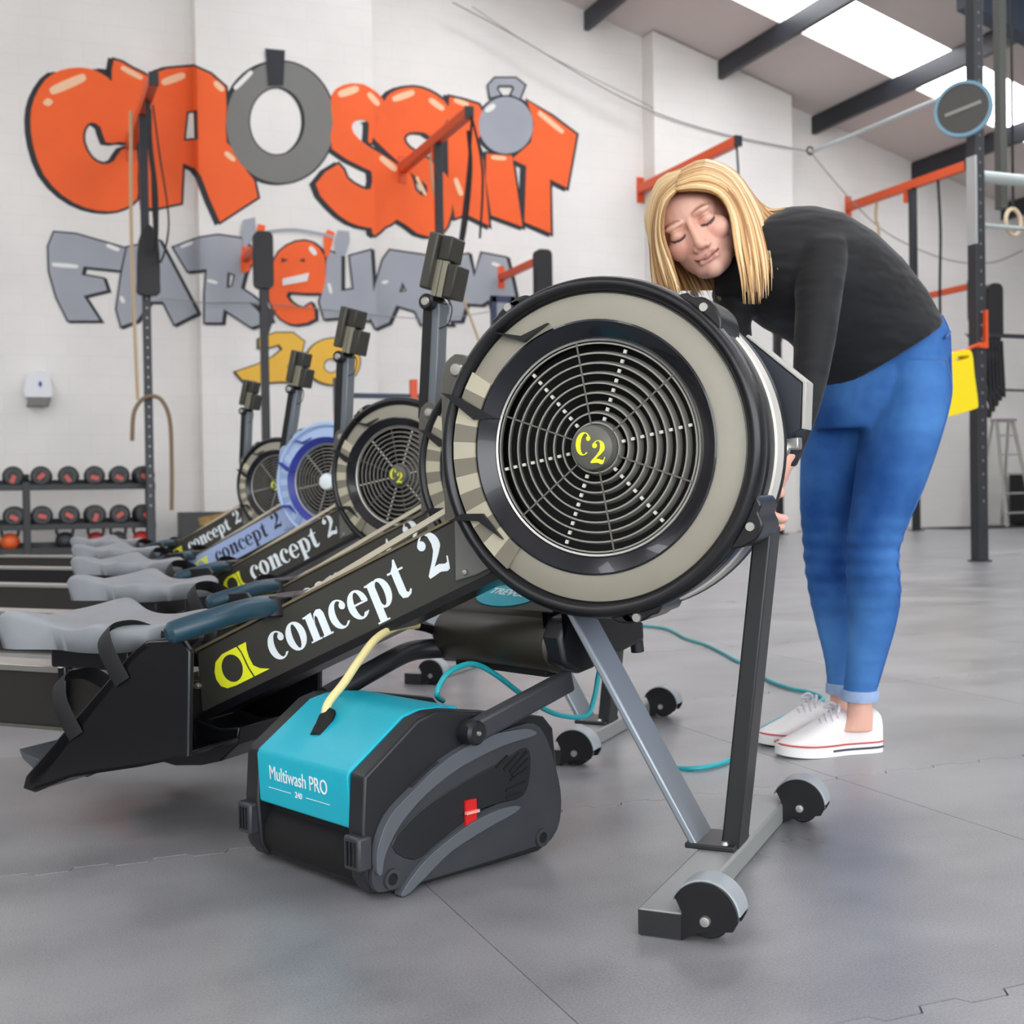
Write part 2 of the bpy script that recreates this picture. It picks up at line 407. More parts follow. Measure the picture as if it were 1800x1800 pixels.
def c5(P): return [(x*.3056+350, y*.3056+400) for x, y in P]
p_or = mat('orange_mural_paint', (244, 96, 26), .6, noise=.06, nscale=1.5); p_gr = mat('grey_mural_paint', (158, 162, 170), .6, noise=.08, nscale=1.5)
p_dk = mat('dark_grey_mural_paint', (118, 118, 113), .6, noise=.05, nscale=1.5); p_bk = mat('black_mural_paint', (32, 35, 42), .6)
p_hl = mat('pale_peach_mural_paint', (245, 200, 160), .6); p_wh = mat('white_mural_paint', (232, 230, 226), .6); p_ye = mat('yellow_mural_paint', (236, 184, 60), .6, noise=.05, nscale=2)
NL = [0]
def letter(root, name, loop, m, holes=(), sm=3, ow=4.0, sh=(-7, 1), hl=(), hlm=None):
    L = smooth_loop(loop, sm) if sm > 1 else loop
    Hs = [smooth_loop(h, sm) if sm > 1 else h for h in holes]
    NL[0] += 1; k_ = NL[0]*.0006
    o = paint(name, [L]+Hs, m, root, .006+k_)
    paint('outline', [offset_loop(L, ow)]+[offset_loop(h, -ow*.8) for h in Hs], p_bk, o, .003+k_)
    paint('shadow_edge', [[(x+sh[0], y+sh[1]) for x, y in offset_loop(L, ow)]]+[[(x+sh[0]*.8, y+sh[1]) for x, y in offset_loop(h, -ow*.3)] for h in Hs], p_bk, o, .0018+k_)
    for h in hl: paint('highlight', [smooth_loop(h, 3)], hlm or p_hl, o, .009+k_)
    return o
def streak(x0, y0, x1, y1, w_):
    d = Vector((x1-x0, y1-y0)); n = Vector((-d.y, d.x)).normalized()*w_; e = d.normalized()*w_
    return [(x0+n.x, y0+n.y), (x1+n.x, y1+n.y), (x1+e.x, y1+e.y), (x1-n.x, y1-n.y), (x0-n.x, y0-n.y), (x0-e.x, y0-e.y)]
S1 = lambda *a: c1(streak(*a)); S2 = lambda *a: c2(streak(*a))
base = B(4.5, WALLV-.004, 0)
mu = empty('mural_lettering', (0, 0, 0), 0, 'large orange bubble graffiti lettering with a grey weight plate as O', 'mural')
letter(mu, 'letter', c1([(600,165),(700,212),(800,268),(790,340),(745,450),(700,590),(630,598),(558,600),(530,520),(480,495),(445,530),(440,600),(480,680),(540,715),(600,700),(640,640),(720,640),(725,800),(722,900),(650,950),(570,965),(450,945),(330,880),(230,770),(175,620),(160,480),(180,370),(240,270),(320,220),(420,205),(500,220),(570,260),(590,275)]), p_or, sm=2, hl=[S1(285,325,430,262,22), S1(245,390,262,388,18), S1(650,210,740,258,12)])
letter(mu, 'letter', c1([(785,262),(830,230),(880,212),(1020,200),(1110,240),(1190,310),(1195,420),(1190,520),(1195,600),(1240,650),(1300,750),(1340,800),(1360,890),(1160,1020),(1110,910),(1060,780),(1030,740),(965,710),(955,920),(815,950),(770,940),(750,600)]), p_or, holes=[c1([(985,440),(1040,430),(1045,585),(970,592)])], sm=1, hl=[S1(870,282,960,250,18), S1(1140,290,1170,320,14), S1(1195,660,1230,690,12)])
plate = letter(mu, 'letter', c1(ell(1478, 495, 285, 320, 48)), p_dk, holes=[c1(ell(1460, 490, 148, 180, 40))], sm=1, ow=3, hl=[S1(1245,310,1320,235,12)], hlm=p_wh)
paint('strap', [c1([(1398,105),(1503,115),(1495,300),(1415,300)])], p_bk, plate, 0.0220)
letter(mu, 'letter', c2([(245,355),(310,298),(390,290),(450,310),(530,385),(490,470),(462,600),(440,590),(445,500),(400,480),(360,500),(365,550),(440,620),(600,720),(650,790),(650,900),(600,1000),(520,1050),(440,1050),(340,1020),(240,940),(165,820),(285,715),(330,790),(400,838),(455,845),(460,760),(420,735),(250,635),(255,500)]), p_or, sm=2, hl=[S2(300,345,375,320,18), S2(450,350,490,395,14), S2(515,686,580,740,14)])
letter(mu, 'letter', c2([(520,400),(560,340),(640,312),(720,315),(800,350),(865,410),(860,480),(790,575),(740,550),(660,548),(630,580),(660,630),(760,690),(860,780),(890,900),(860,1040),(800,1095),(700,1080),(590,1005),(500,1075),(465,1082),(450,960),(470,860),(560,770),(660,755),(690,850),(740,885),(752,830),(690,780),(620,720),(480,590),(470,540)]), p_or, sm=2, hl=[S2(585,370,670,340,16), S2(775,380,830,420,14), S2(700,790,740,870,8)])
letter(mu, 'letter', c2([(870,360),(950,378),(1025,402),(1065,480),(1040,560),(1015,590),(1050,700),(1055,760),(1080,1040),(960,980),(900,1000),(865,800),(860,500)]), p_or, sm=1, hl=[S2(905,380,960,400,12), S2(905,800,930,870,12)])
letter(mu, 'letter', c2([(1065,660),(1200,670),(1255,1045),(1090,985),(1062,800)]), p_or, sm=1, hl=[S2(1100,680,1160,685,10)])
letter(mu, 'letter', c2([(1280,380),(1410,462),(1540,560),(1490,840),(1400,795),(1405,1080),(1265,1020),(1275,725),(1200,690),(1300,600),(1315,500)]), p_or, sm=1, hl=[S2(1350,450,1460,540,12)])
kb = letter(mu, 'letter', c2(ell(1168, 510, 143, 150, 40)), p_gr, sm=1, ow=3, sh=(-3, 2), hl=[S2(1070,430,1100,410,14)], hlm=p_wh)
paint('kettlebell_handle', [c2([(1085,365),(1075,300),(1110,262),(1220,262),(1268,300),(1240,370),(1195,350),(1212,315),(1200,300),(1130,300),(1118,318),(1140,350)])], p_gr, kb, 0.0220)
paint('outline', [offset_loop(c2([(1085,365),(1075,300),(1110,262),(1220,262),(1268,300),(1240,370),(1195,350),(1212,315),(1200,300),(1130,300),(1118,318),(1140,350)]), 3)], p_bk, kb, 0.0145)
mu2 = empty('mural_lettering', (0, 0, 0), 0, 'grey bubble graffiti lettering with an orange grimacing letter lifting a barbell', 'mural')
G = dict(ow=3.0, sh=(4, 2), hlm=p_wh)
letter(mu2, 'letter', c1([(285,1075),(400,1085),(660,1160),(635,1275),(440,1255),(430,1300),(545,1320),(565,1380),(440,1410),(525,1540),(360,1540),(300,1420),(260,1280),(255,1150)]), p_gr, sm=1, hl=[S1(285,1245,400,1255,10), S1(570,1145,620,1165,10)], **G)
letter(mu2, 'letter', c1([(670,1155),(840,1120),(930,1290),(1040,1500),(920,1560),(860,1440),(790,1440),(722,1540),(640,1570),(615,1480),(640,1300)]), p_gr, sm=1, hl=[S1(640,1420,650,1440,10)], **G)
letter(mu2, 'letter', c1([(915,1155),(1050,1105),(1150,1090),(1290,1110),(1330,1200),(1290,1290),(1270,1370),(1330,1410),(1400,1470),(1430,1540),(1325,1575),(1180,1480),(1170,1550),(1080,1550),(1080,1400),(1090,1270),(990,1280)]), p_gr, holes=[c1([(1200,1285),(1240,1300),(1225,1360),(1195,1370)])], sm=1, hl=[S1(960,1150,1010,1130,8), S1(1100,1330,1140,1340,8)], **G)
eo = letter(mu2, 'letter', c1([(1470,1180),(1560,1125),(1650,1130),(1710,1200),(1715,1290),(1700,1395),(1520,1388),(1530,1440),(1600,1475),(1640,1450),(1660,1530),(1560,1560),(1480,1530),(1420,1430),(1430,1280)]), p_or, sm=2, hl=[S1(1640,1160,1660,1185,12)], **G)
paint('teeth', [c1([(1490,1320),(1630,1288),(1620,1332),(1490,1356)])], p_wh, eo, 0.0220)
for pts in ([(1485,1210),(1520,1222),(1485,1232)], [(1605,1210),(1578,1224),(1608,1232)]): paint('eye', [c1(pts)], p_bk, eo, 0.0220)
paint('arm', [c1([(1360,1030),(1400,1040),(1390,1110),(1352,1100)])], p_or, eo, 0.0190)
paint('arm', [c1([(1712,1200),(1705,1090),(1730,1060),(1765,1075),(1755,1120),(1730,1210)])], p_or, eo, 0.0190)
paint('arm', [c1([(1270,1190),(1340,1155),(1350,1240),(1300,1250),(1310,1285),(1270,1285)])], p_or, eo, 0.0220)
bar_t = smooth_path([(1330,1110,0),(1400,1075,0),(1550,1062,0),(1700,1085,0),(1760,1100,0)], 4); 
paint('barbell', [c1([(p.x, p.y-8) for p in bar_t]+[(p.x, p.y+8) for p in reversed(bar_t)])], p_gr, eo, 0.0200)
paint('barbell', [c1([(1280,1010),(1345,995),(1350,1100),(1290,1160),(1270,1080)])], p_gr, eo, 0.0210)
paint('barbell', [c2([(280,1065),(340,1070),(345,1120),(320,1200),(270,1200),(265,1130)])], p_gr, eo, 0.0210)
letter(mu2, 'letter', c2([(225,1170),(300,1200),(300,1385),(365,1375),(345,1200),(455,1170),(470,1400),(450,1540),(320,1520),(210,1530),(185,1440),(215,1340)]), p_gr, sm=1, hl=[S2(235,1350,245,1390,8)], **G)
letter(mu2, 'letter', c2([(555,1170),(760,1200),(790,1330),(830,1450),(880,1560),(720,1560),(690,1490),(590,1460),(550,1550),(480,1580),(440,1500),(480,1350),(520,1220)]), p_gr, holes=[c2([(622,1335),(645,1385),(605,1392)])], sm=1, hl=[S2(520,1340,540,1335,8)], **G)
letter(mu2, 'letter', c2([(880,1400),(900,1200),(970,1190),(1000,1310),(1040,1185),(1170,1210),(1200,1330),(1240,1520),(1110,1545),(1080,1430),(1040,1455),(960,1450),(930,1540),(860,1540)]), p_gr, sm=1, hl=[S2(1100,1240,1130,1250,8)], **G)
mu3 = empty('mural_lettering', (0, 0, 0), 0, 'yellow bubble graffiti numeral under the grey lettering', 'mural')
letter(mu3, 'letter', c5([(345,640),(440,605),(540,605),(605,655),(590,720),(520,780),(500,805),(560,790),(640,810),(640,895),(470,885),(270,900),(210,830),(330,790),(430,740),(480,700),(460,672),(400,690),(345,690)]), p_ye, sm=1, ow=2, sh=(-2, 1))
letter(mu3, 'letter', c5(ell(770, 770, 155, 132, 36)), p_ye, holes=[c5(ell(760, 795, 44, 42, 20))], sm=1, ow=2, sh=(-2, 1))

def reloc(root, loc):
    loc = Vector(loc); root.location = loc
    for c in root.children: c.location = Vector(c.location)-loc
for m_, u_, z_ in ((mu, 4.2, 3.2), (mu2, 3.4, 2.4), (mu3, 3.6, 1.9)): reloc(m_, B(u_, WALLV-.01, z_))

# ================================================================== rowing machines
CACHE = {}
def part(key, name, fn, m, parent, bevel=0.0, ang=35):
    """a part whose mesh is shared between machines of the same finish"""
    k = (key, m.name)
    if k not in CACHE:
        q = MB(); fn(q); CACHE[k] = q.mesh(name, True, ang)
    return link(name, CACHE[k], m, parent, bevel)
HZ = .616                                                       # hub height
# serif display letters, x-height 1
def arc(cx, cy, rx, ry, a0, a1, n=20): return [(cx+rx*math.cos(R(a0+(a1-a0)*i/n)), cy+ry*math.sin(R(a0+(a1-a0)*i/n))) for i in range(n+1)]
GL = {
 'o': (.92, [[ell(.43,.5,.43,.53), ell(.43,.5,.15,.45)]]),
 'c': (.82, [[arc(.43,.5,.43,.53,38,318)+list(reversed(arc(.50,.5,.22,.46,42,312)))], [ell(.66,.74,.13,.14,16)]]),
 'e': (.88, [[arc(.43,.5,.43,.53,2,322)+list(reversed(arc(.45,.5,.17,.45,10,312)))], [[(.25,.48),(.84,.48),(.84,.55),(.25,.55)]]]),
 'n': (1.02, [[[(.1,0),(.4,0),(.4,1.02),(.1,.98),(0,.98),(0,.92),(.1,.9)]], [[(0,0),(.48,0),(.48,.06),(0,.06)]], [[(.4,.66),(.5,.93),(.66,1.03),(.82,.99),(.9,.82),(.9,0),(.6,0),(.6,.76),(.55,.86),(.46,.78),(.4,.56)]], [[(.54,0),(.99,0),(.99,.06),(.54,.06)]]]),
 'p': (1.0, [[[(.1,-.45),(.4,-.45),(.4,1.02),(.1,.98),(0,.98),(0,.92),(.1,.9)]], [[(0,-.45),(.5,-.45),(.5,-.39),(0,-.39)]], [ell(.56,.5,.39,.53), ell(.52,.5,.16,.44)]]),
 't': (.7, [[[(.16,.2),(.24,0),(.42,-.05),(.6,.02),(.68,.16),(.64,.2),(.54,.1),(.46,.16),(.46,1.36),(.4,1.36),(.3,1.16),(.16,1.0)]], [[(0,.93),(.66,.93),(.66,1.0),(0,1.0)]]]),
 '2': (1.0, [[arc(.46,.98,.42,.46,170,-20,18)+[(.7,.62),(.36,.26),(.55,.28),(.76,.2),(.86,.22),(.92,.42),(.97,.4),(.86,-.02),(.74,-.06),(.5,.02),(.22,-.02),(.04,-.04),(.02,.06),(.36,.48),(.54,.76),(.58,1.0),(.54,1.28),(.44,1.38),(.3,1.36),(.2,1.24)]], [ell(.2,1.08,.16,.17,16)]]),
 'C': (1.1, [[arc(.5,.7,.5,.74,40,315)+list(reversed(arc(.58,.7,.26,.66,44,310)))], [ell(.8,1.06,.14,.16,14)]]),
}
def letters(q, s_, org, e1, e2, h, y0, y1, track=.03):
    x = 0
    for ch in s_:
        if ch == ' ': x += .38; continue
        adv, shapes = GL[ch]
        for si, loops in enumerate(shapes):
            q.prism([[(org[0]+e1[0]*(x+p[0])*h+e2[0]*p[1]*h, org[1]+e1[1]*(x+p[0])*h+e2[1]*p[1]*h) for p in L] for L in loops], y0-.00015*si, y1)
        x += adv+track
    return x*h
e1 = (math.cos(R(24.4)), math.sin(R(24.4))); e2 = (-e1[1], e1[0])
def frame_pt(a, b_, o=(-.763, .287)): return (o[0]+e1[0]*a+e2[0]*b_, o[1]+e1[1]*a+e2[1]*b_)

def rower(label, pos, th, sch, seat_x, mon='up', arm_lean=0.0, handle_x=None, txt='white'):
    dark = dict(frame=mat('charcoal_frame_paint', (58, 57, 52), .38, noise=.05, nscale=9), plastic=mat('black_moulded_plastic', (15, 16, 19), .3, bump=.05, bscale=500), cover=mat('olive_grey_smoked_plastic', (148, 143, 128), .42, noise=.05, nscale=14), cone=mat('gloss_black_plastic', (17, 19, 26), .26, coat=.3), louv=mat('pale_smoked_plastic', (192, 185, 162), .35), louv2=mat('smoked_plastic', (132, 127, 112), .35))
    blue = dict(frame=mat('pale_blue_frame_paint', (158, 176, 214), .4), plastic=mat('pale_blue_plastic', (160, 180, 216), .4), cover=mat('pale_blue_cover', (166, 188, 222), .45), cone=mat('royal_blue_plastic', (50, 62, 150), .35), louv=mat('light_blue_louvre', (176, 196, 228), .4), louv2=mat('mid_blue_louvre', (150, 172, 212), .4))
    S = blue if sch == 'blue' else dark
    m_bk = dark['plastic']; m_metal = mat('brushed_steel', (190, 188, 182), .34, metal=.9); m_leg = mat('grey_leg_paint', (142, 150, 158), .34, metal=.45); m_legd = mat('dark_leg_paint', (44, 45, 46), .4, metal=.3)
    m_grill = mat('grille_grey', (150, 148, 140), .38, metal=.3); m_pit = mat('void_shade_black', (4, 4, 4), .8); m_yel = mat('lime_yellow_print', (232, 236, 40), .5); m_wht = mat('white_print', (232, 240, 242), .5)
    m_seat = mat('grey_seat_moulding', (136, 140, 144), .5, noise=.04, nscale=30); m_handle = mat('teal_black_rubber_grip', (32, 62, 76), .34); m_strap = mat('black_webbing', (14, 15, 17), .7)
    m_rubber = mat('black_rubber', (16, 16, 17), .6); m_shroud = mat('grey_caster_shroud', (150, 156, 160), .4)
    r = empty('rowing_machine', (pos[0], pos[1], 0), -th, label, 'rowing machine')
    K = sch
    C0 = (0, 0, HZ)
    # ---- flywheel housing
    hs = part('housing', 'flywheel_housing', lambda q: q.lathe([(.02,-.052),(.2,-.052),(.2,-.06),(.236,-.06),(.242,-.052),(.242,-.022),(.240,-.02),(.240,.032),(.244,.034),(.246,.042),(.24,.056),(.2,.085),(.1,.095),(.0,.096)], C0, n=96), S['plastic'], r)
    part('screen', 'perforated_screen', lambda q: q.lathe([(.2405,-.02),(.2445,-.016),(.2445,.028),(.2405,.032)], C0, n=96), mat('pale_steel_screen', (222, 218, 208), .35, metal=.15), hs)
    part('void', 'chamber_shade_disc', lambda q: q.lathe([(.0,-.0565),(.158,-.0565)], C0, n=48), m_pit, hs)  # flat black disc; the chamber's inner shade is put into its colour
    part('rim', 'housing_rim', lambda q: q.lathe([(.221+.0, -.106)]+[(.234+.0125*math.cos(R(a)), -.095+.021*math.sin(R(a))) for a in range(-150, 100, 14)]+[(.232,-.055),(.221,-.07)], C0, n=112, closed_prof=True), S['plastic'] if sch != 'blue' else S['cover'], r)
    cv = part('cover', 'cover_ring', lambda q: q.lathe([(.181,-.114),(.2,-.113),(.223,-.104),(.223,-.099),(.181,-.108)], C0, n=96, closed_prof=True), S['cover'], r)
    part('cone', 'cone_ring', lambda q: q.lathe([(.183,-.1155),(.18,-.117),(.158,-.1),(.156,-.098),(.156,-.09),(.18,-.108)], C0, n=96, closed_prof=True), S['cone'], r)
    part('bead', 'bead', lambda q: q.lathe([(.1535,-.1005),(.1565,-.1015),(.1575,-.0995),(.155,-.097)], C0, n=96, closed_prof=True), m_metal, r)
    # louvres in the lower-left quarter of the cover
    a_s, a_e, nl = 148, 232, 12
    for i in range(nl):
        mt = S['louv'] if i % 2 == 0 else S['louv2']
        key = ('louvre', mt.name)
        if key not in CACHE:
            q = MB(); w_ = (a_e-a_s)/nl*.495
            q.add([(rr*math.cos(R(s*w_)), yy, rr*math.sin(R(s*w_))) for rr, yy in ((.1835, -.1195), (.2225, -.1115)) for s in (-1, 1)]+[(rr*math.cos(R(s*w_)), -.103, rr*math.sin(R(s*w_))) for rr in (.184, .221) for s in (-1, 1)],
                  [(0,1,3,2),(4,6,7,5),(0,2,6,4),(1,5,7,3),(0,4,5,1),(2,3,7,6)]); CACHE[key] = q.mesh('louvre', False)
        o = link('louvre', CACHE[key], mt, cv); o.location = (0, 0, HZ); o.rotation_euler = (0, -R(a_s+(i+.5)*(a_e-a_s)/nl), 0)
    # moulded fins
    for i, tri in enumerate(([(-.236,.705),(-.212,.699),(-.147,.663),(-.182,.662)], [(-.15,.79),(-.1,.772),(-.062,.797),(-.104,.781)], [(-.228,.512),(-.205,.523),(-.17,.523),(-.138,.485),(-.178,.512),(-.205,.513)])):
        part(('fin', i), 'fin', lambda q, t=tri: q.prism(t, -.124, -.098), S['cone'] if sch == 'blue' else m_bk, r)
    # rim clips
    for i, (a, rr, s_) in enumerate(((49, .244, .6), (-27, .246, .8), (122, .242, .35), (-76, .244, .4))):
        M_ = Matrix.Translation(C0) @ Matrix.Rotation(-R(a), 4, 'Y') @ Matrix.Translation((rr, -.05, 0))
        cl = part(('clip', i), 'rim_clip', lambda q, M_=M_, s_=s_: q.prism(smooth_loop([(-.012,-.036),(.004,-.034),(.02*s_+.004,-.016),(.022*s_+.004,.008),(.008,.022),(.006,.034),(-.012,.038)], 3), -.055, .05, M=M_), S['plastic'], r, .003)
        part(('clipb', i), 'clip_bolt', lambda q, M_=M_: q.lathe([(0,-.0585),(.006,-.0585),(.007,-.054)], (0,0,0), n=14).__setattr__('v', [tuple(M_ @ (Vector(p)+Vector((.006,0,.0)))) for p in q.v]), m_metal, cl)
    # grille
    gr = part('grille', 'grille', lambda q: [q.lathe([(rr-.0012,-.1),(rr+.0012,-.1),(rr+.0042,-.086),(rr+.0018,-.086)], C0, n=72, closed_prof=True) for rr in [.036+.0143*k for k in range(9)]], m_grill, r)
    def spk(q):
        for a in (40, 100, 160, 220, 280, 340):
            d = Vector((math.cos(R(a)), 0, math.sin(R(a)))); q.bar(Vector(C0)+d*.03+Vector((0,-.1,0)), Vector(C0)+d*.155+Vector((0,-.1,0)), up=(0,1,0), wx=.0024, wy=.0016)
        return q
    part('spokes', 'grille_spokes', spk, mat('dark_grille_spoke', (96, 94, 86), .4), r)
    def pegs(q):
        for a in (11, 71, 131, 191, 251, 313):
            d = Vector((math.cos(R(a)), 0, math.sin(R(a)))); t = Vector((-d.z, 0, d.x))
            for k in range(8):
                c_ = Vector(C0)+d*(.036+.0143*k+.0072)+Vector((0,-.0975,0))
                q.bar(c_-d*.0026, c_+d*.0026, .0042, .005, up=(0,1,0))
    part('pegs', 'grille_pegs', pegs, mat('pale_grille_peg', (206, 204, 194), .4), r)['kind'] = 'stuff'
    hb = part('hub', 'hub_cap', lambda q: q.lathe([(.0,-.1185),(.026,-.118),(.031,-.115),(.0335,-.108),(.034,-.088)], C0, n=40), mat('hub_grey', (92, 92, 84), .4) if sch != 'blue' else m_wht, r)
    if sch != 'blue':
        def c2logo(q): letters(q, 'C', (-.0245, HZ-.009), (1, -.12), (.12, 1), .0225, -.1195, -.1182); letters(q, '2', (-.001, HZ-.0215), (1, -.1), (.1, 1), .0225, -.1197, -.1182)
        part('c2', 'hub_lettering', c2logo, m_yel, hb)
    # ---- frame beam
    fr = part('beam', 'frame_beam', lambda q: q.prism([(-.763,.287),(-.755,.178),(-.19,.43),(-.12,.47),(-.12,.575),(-.257,.5135)], -.04, .04), S['frame'], r, .004)
    part('channel', 'lower_channel', lambda q: q.prism([(-.757,.180),(-.752,.166),(-.15,.4355),(-.15,.449)], -.043, .043), m_bk, fr)
    part('toprail', 'top_trim', lambda q: q.prism([(-.763,.287),(-.257,.5135),(-.258,.5175),(-.765,.291)], -.042, .042), mat('bronze_edge', (130, 118, 92), .4, metal=.5), fr)
    part('cheek', 'cheek_plate', lambda q: q.prism([(-.256,.416),(-.219,.427),(-.19,.44),(-.19,.54),(-.219,.529),(-.256,.516)], -.046, .046), S['frame'] if sch == 'blue' else mat('grey_cheek_plate', (104, 104, 98), .38), fr, .002)
    for i, (bx, bz) in enumerate(((-.238,.431),(-.236,.495),(-.758,.228))):
        part(('bolt', i), 'bolt', lambda q, bx=bx, bz=bz: q.lathe([(0,-.0505),(.004,-.05),(.0055,-.046),(.0055,-.038)], (bx, 0, bz), n=14), m_metal, fr)
    if txt:
        mt = m_wht if txt == 'white' else mat('navy_print', (40, 46, 70), .5)
        part('wordmark', 'lettering', lambda q: letters(q, 'concept', frame_pt(.142, -.078), e1, e2, .0466, -.0408, -.0398), mt, fr)
        part('wordmark2', 'lettering', lambda q: letters(q, '2', frame_pt(.472, -.068), e1, e2, .0475, -.0408, -.0398), mt, fr)
        def logo(q):
            f = lambda P: [frame_pt(.018+p[0]*1.03, -.0535+p[1]*1.06) for p in P]
            q.prism([f([(.062,.027),(.03,.027),(.012,.02),(.003,.006),(.001,-.006),(.005,-.019),(.016,-.027),(.035,-.029),(.072,-.029),(.068,-.012),(.067,.0),(.066,.015)]), f(ell(.039, -.001, .0215, .0225, 28))], -.0408, -.0398)
            q.prism(f([(.0655,.027),(.083,.027),(.079,.015),(.078,.003),(.08,-.012),(.09,-.021),(.108,-.029),(.0755,-.029),(.0715,-.012),(.0705,.0),(.069,.015)]), -.0408, -.0398)
        part('logo', 'logo', logo, m_yel, fr)
    # chain to the handle
    hx = seat_h = handle_x if handle_x is not None else -.63
    hz_ = .287+(hx+.763)*.447+.016
    part(('chain', round(hx, 3)), 'chain', lambda q: q.bar((hx+.02, 0, hz_), (-.2, 0, .287+(-.2+.763)*.447+.036), .009, .009), mat('nickel_chain', (214, 206, 186), .4, metal=.4), r)
    # handle
    def grip(q, s):
        pth = smooth_path([(hx+.012, s*.035, hz_), (hx+.004, s*.09, hz_), (hx-.02, s*.16, hz_-.012), (hx-.06, s*.225, hz_-.03)], 6)
        n_ = len(pth); q.tube(pth, [.019]*(n_-2)+[.018, .010], n=16)
    hd = part(('hyoke', round(hx, 3)), 'handle_yoke', lambda q: q.prism(smooth_loop([(hx-.01,-.07),(hx+.022,-.06),(hx+.04,-.02),(hx+.04,.02),(hx+.022,.06),(hx-.01,.07),(hx-.014,0)], 3), hz_-.018, hz_+.018, plane='xy'), m_bk, r, .005)
    for s in (-1, 1): part(('grip', s, round(hx, 3)), 'grip', lambda q, s=s: grip(q, s), m_handle, hd)
    part(('rest', round(hx, 3)), 'handle_rest', lambda q: q.prism([(hx+.0,hz_-.075),(hx+.11,hz_-.03),(hx+.095,hz_+.02),(hx+.045,hz_+.022),(hx+.03,hz_-.02)], -.03, .03), S['frame'] if sch != 'blue' else m_bk, r, .004)
    # ---- monorail
    rl = part('rail', 'monorail', lambda q: q.box((-1.98, -.035, .135), (-.74, .035, .236)), m_bk if sch == 'blue' else mat('dark_aluminium_rail', (48, 46, 42), .4, metal=.2), r, .003)
    part('track', 'rail_track', lambda q: q.box((-1.98, -.042, .236), (-.79, .042, .2475)), m_metal, rl, .001)
    part('rlip', 'rail_lip', lambda q: q.box((-1.98, -.041, .13), (-.74, .041, .136)), S['frame'] if sch == 'blue' else mat('grey_rail_lip', (96, 94, 88), .4, metal=.3), rl)
    rg = part('rearleg', 'rear_leg', lambda q: (q.bar((-1.93, 0, .14), (-1.93, 0, .03), .05, .03, up=(1,0,0)), q.box((-1.96, -.22, .0), (-1.9, .22, .035)))[0], m_legd, r)
    # ---- seat
    sx_ = seat_x
    def seat(q):
        nx, ny = 30, 22; L, W_ = .34, .158; vs_ = []; top = []
        for lev in range(3):
            for i in range(nx):
                t = -1+2*i/(nx-1); xx = t*L/2
                wy = W_*(1-.10*abs(t)**4)*(1-.16*math.exp(-((t+.1)/.35)**2))*(max(0, 1-abs(t)**9))**.5 if abs(t) < 1 else .02
                wy = max(wy, W_*.62)
                for j in range(ny):
                    s = -1+2*j/(ny-1); yy = s*wy
                    hump = .03*math.exp(-((t+.55)/.36)**2)*abs(s)**1.2 - .010*math.exp(-((t-.1)/.5)**2)*(1-abs(s)) + .012*math.exp(-((t-.62)/.22)**2)*abs(s)**2 - .006*abs(s)**6
                    z = {0: .336+hump, 1: .331+hump*.6, 2: .292}[lev]
                    k_ = {0: .97, 1: 1.0, 2: .95}[lev]
                    vs_.append((sx_+xx*k_, yy*k_, z))
        fs = []
        N = nx*ny; I = lambda l, i, j: l*N+i*ny+j
        for i in range(nx-1):
            for j in range(ny-1): fs += [(I(0,i,j), I(0,i+1,j), I(0,i+1,j+1), I(0,i,j+1)), (I(2,i,j), I(2,i,j+1), I(2,i+1,j+1), I(2,i+1,j))]
        ring = [(i, 0) for i in range(nx)]+[(nx-1, j) for j in range(1, ny)]+[(i, ny-1) for i in range(nx-2, -1, -1)]+[(0, j) for j in range(ny-2, 0, -1)]
        for l in (0, 1):
            for a, b_ in zip(ring, ring[1:]+ring[:1]): fs.append((I(l,*a), I(l,*b_), I(l+1,*b_), I(l+1,*a)))
        q.add(vs_, fs)
    st = part(('seat', round(sx_, 3)), 'seat', seat, m_seat, r, ang=80)
    part(('carr', round(sx_, 3)), 'seat_carriage', lambda q: (q.box((sx_-.09, -.06, .25), (sx_+.09, .06, .29)), q.box((sx_-.08,-.055,.16),(sx_-.06,-.043,.29)), q.box((sx_+.06,-.055,.16),(sx_+.08,-.043,.29)))[0], m_bk, st, .004)
    for s in (-1, 1):
        for dx in (-.07, .07):
            part(('roll', s, dx, round(sx_, 3)), 'roller', lambda q, s=s, dx=dx: q.lathe([(0,-.009),(.014,-.009),(.014,.009),(0,.009)], (sx_+dx, s*.048, .262), n=16), mat('white_nylon_roller', (226, 220, 210), .4), st)
    # ---- foot stretchers
    for s in (-1, 1):
        y0, y1 = (-.195, -.062) if s < 0 else (.062, .195)
        def plate_(q):
            P = [(-1.012,.063),(-1.004,.085),(-.77,.305),(-.742,.322),(-.668,.327),(-.653,.31),(-.656,.24),(-.66,.142),(-.757,.119),(-.9,.092),(-.985,.058)]
            P2 = [(-1.012,.063),(-1.004,.085),(-.79,.285),(-.775,.29),(-.77,.2),(-.757,.119),(-.9,.092),(-.985,.058)]
            yo, yi = (y0, y1) if s < 0 else (y1, y0)
            q.prism(P, min(yo, yo-s*.012), max(yo, yo-s*.012)); q.prism(P2, min(yi, yi+s*.012), max(yi, yi+s*.012))
            q.prism([(-1.0,.07),(-.995,.092),(-.765,.31),(-.74,.325),(-.735,.312),(-.76,.295),(-.975,.072)], y0, y1)
            q.prism([(-.985,.06),(-.9,.092),(-.757,.119),(-.66,.142),(-.66,.15),(-.757,.127),(-.9,.1),(-.99,.07)], y0, y1)
        fp = part(('foot', s), 'footplate', plate_, m_bk, r, .003)
        if s < 0: part('fbr', 'foot_bracket', lambda q: q.prism([(-.75,.172),(-.70,.16),(-.66,.165),(-.665,.135),(-.70,.105),(-.74,.095),(-.80,.09),(-.86,.1),(-.86,.15)], -.06, .06), m_bk, r, .003)
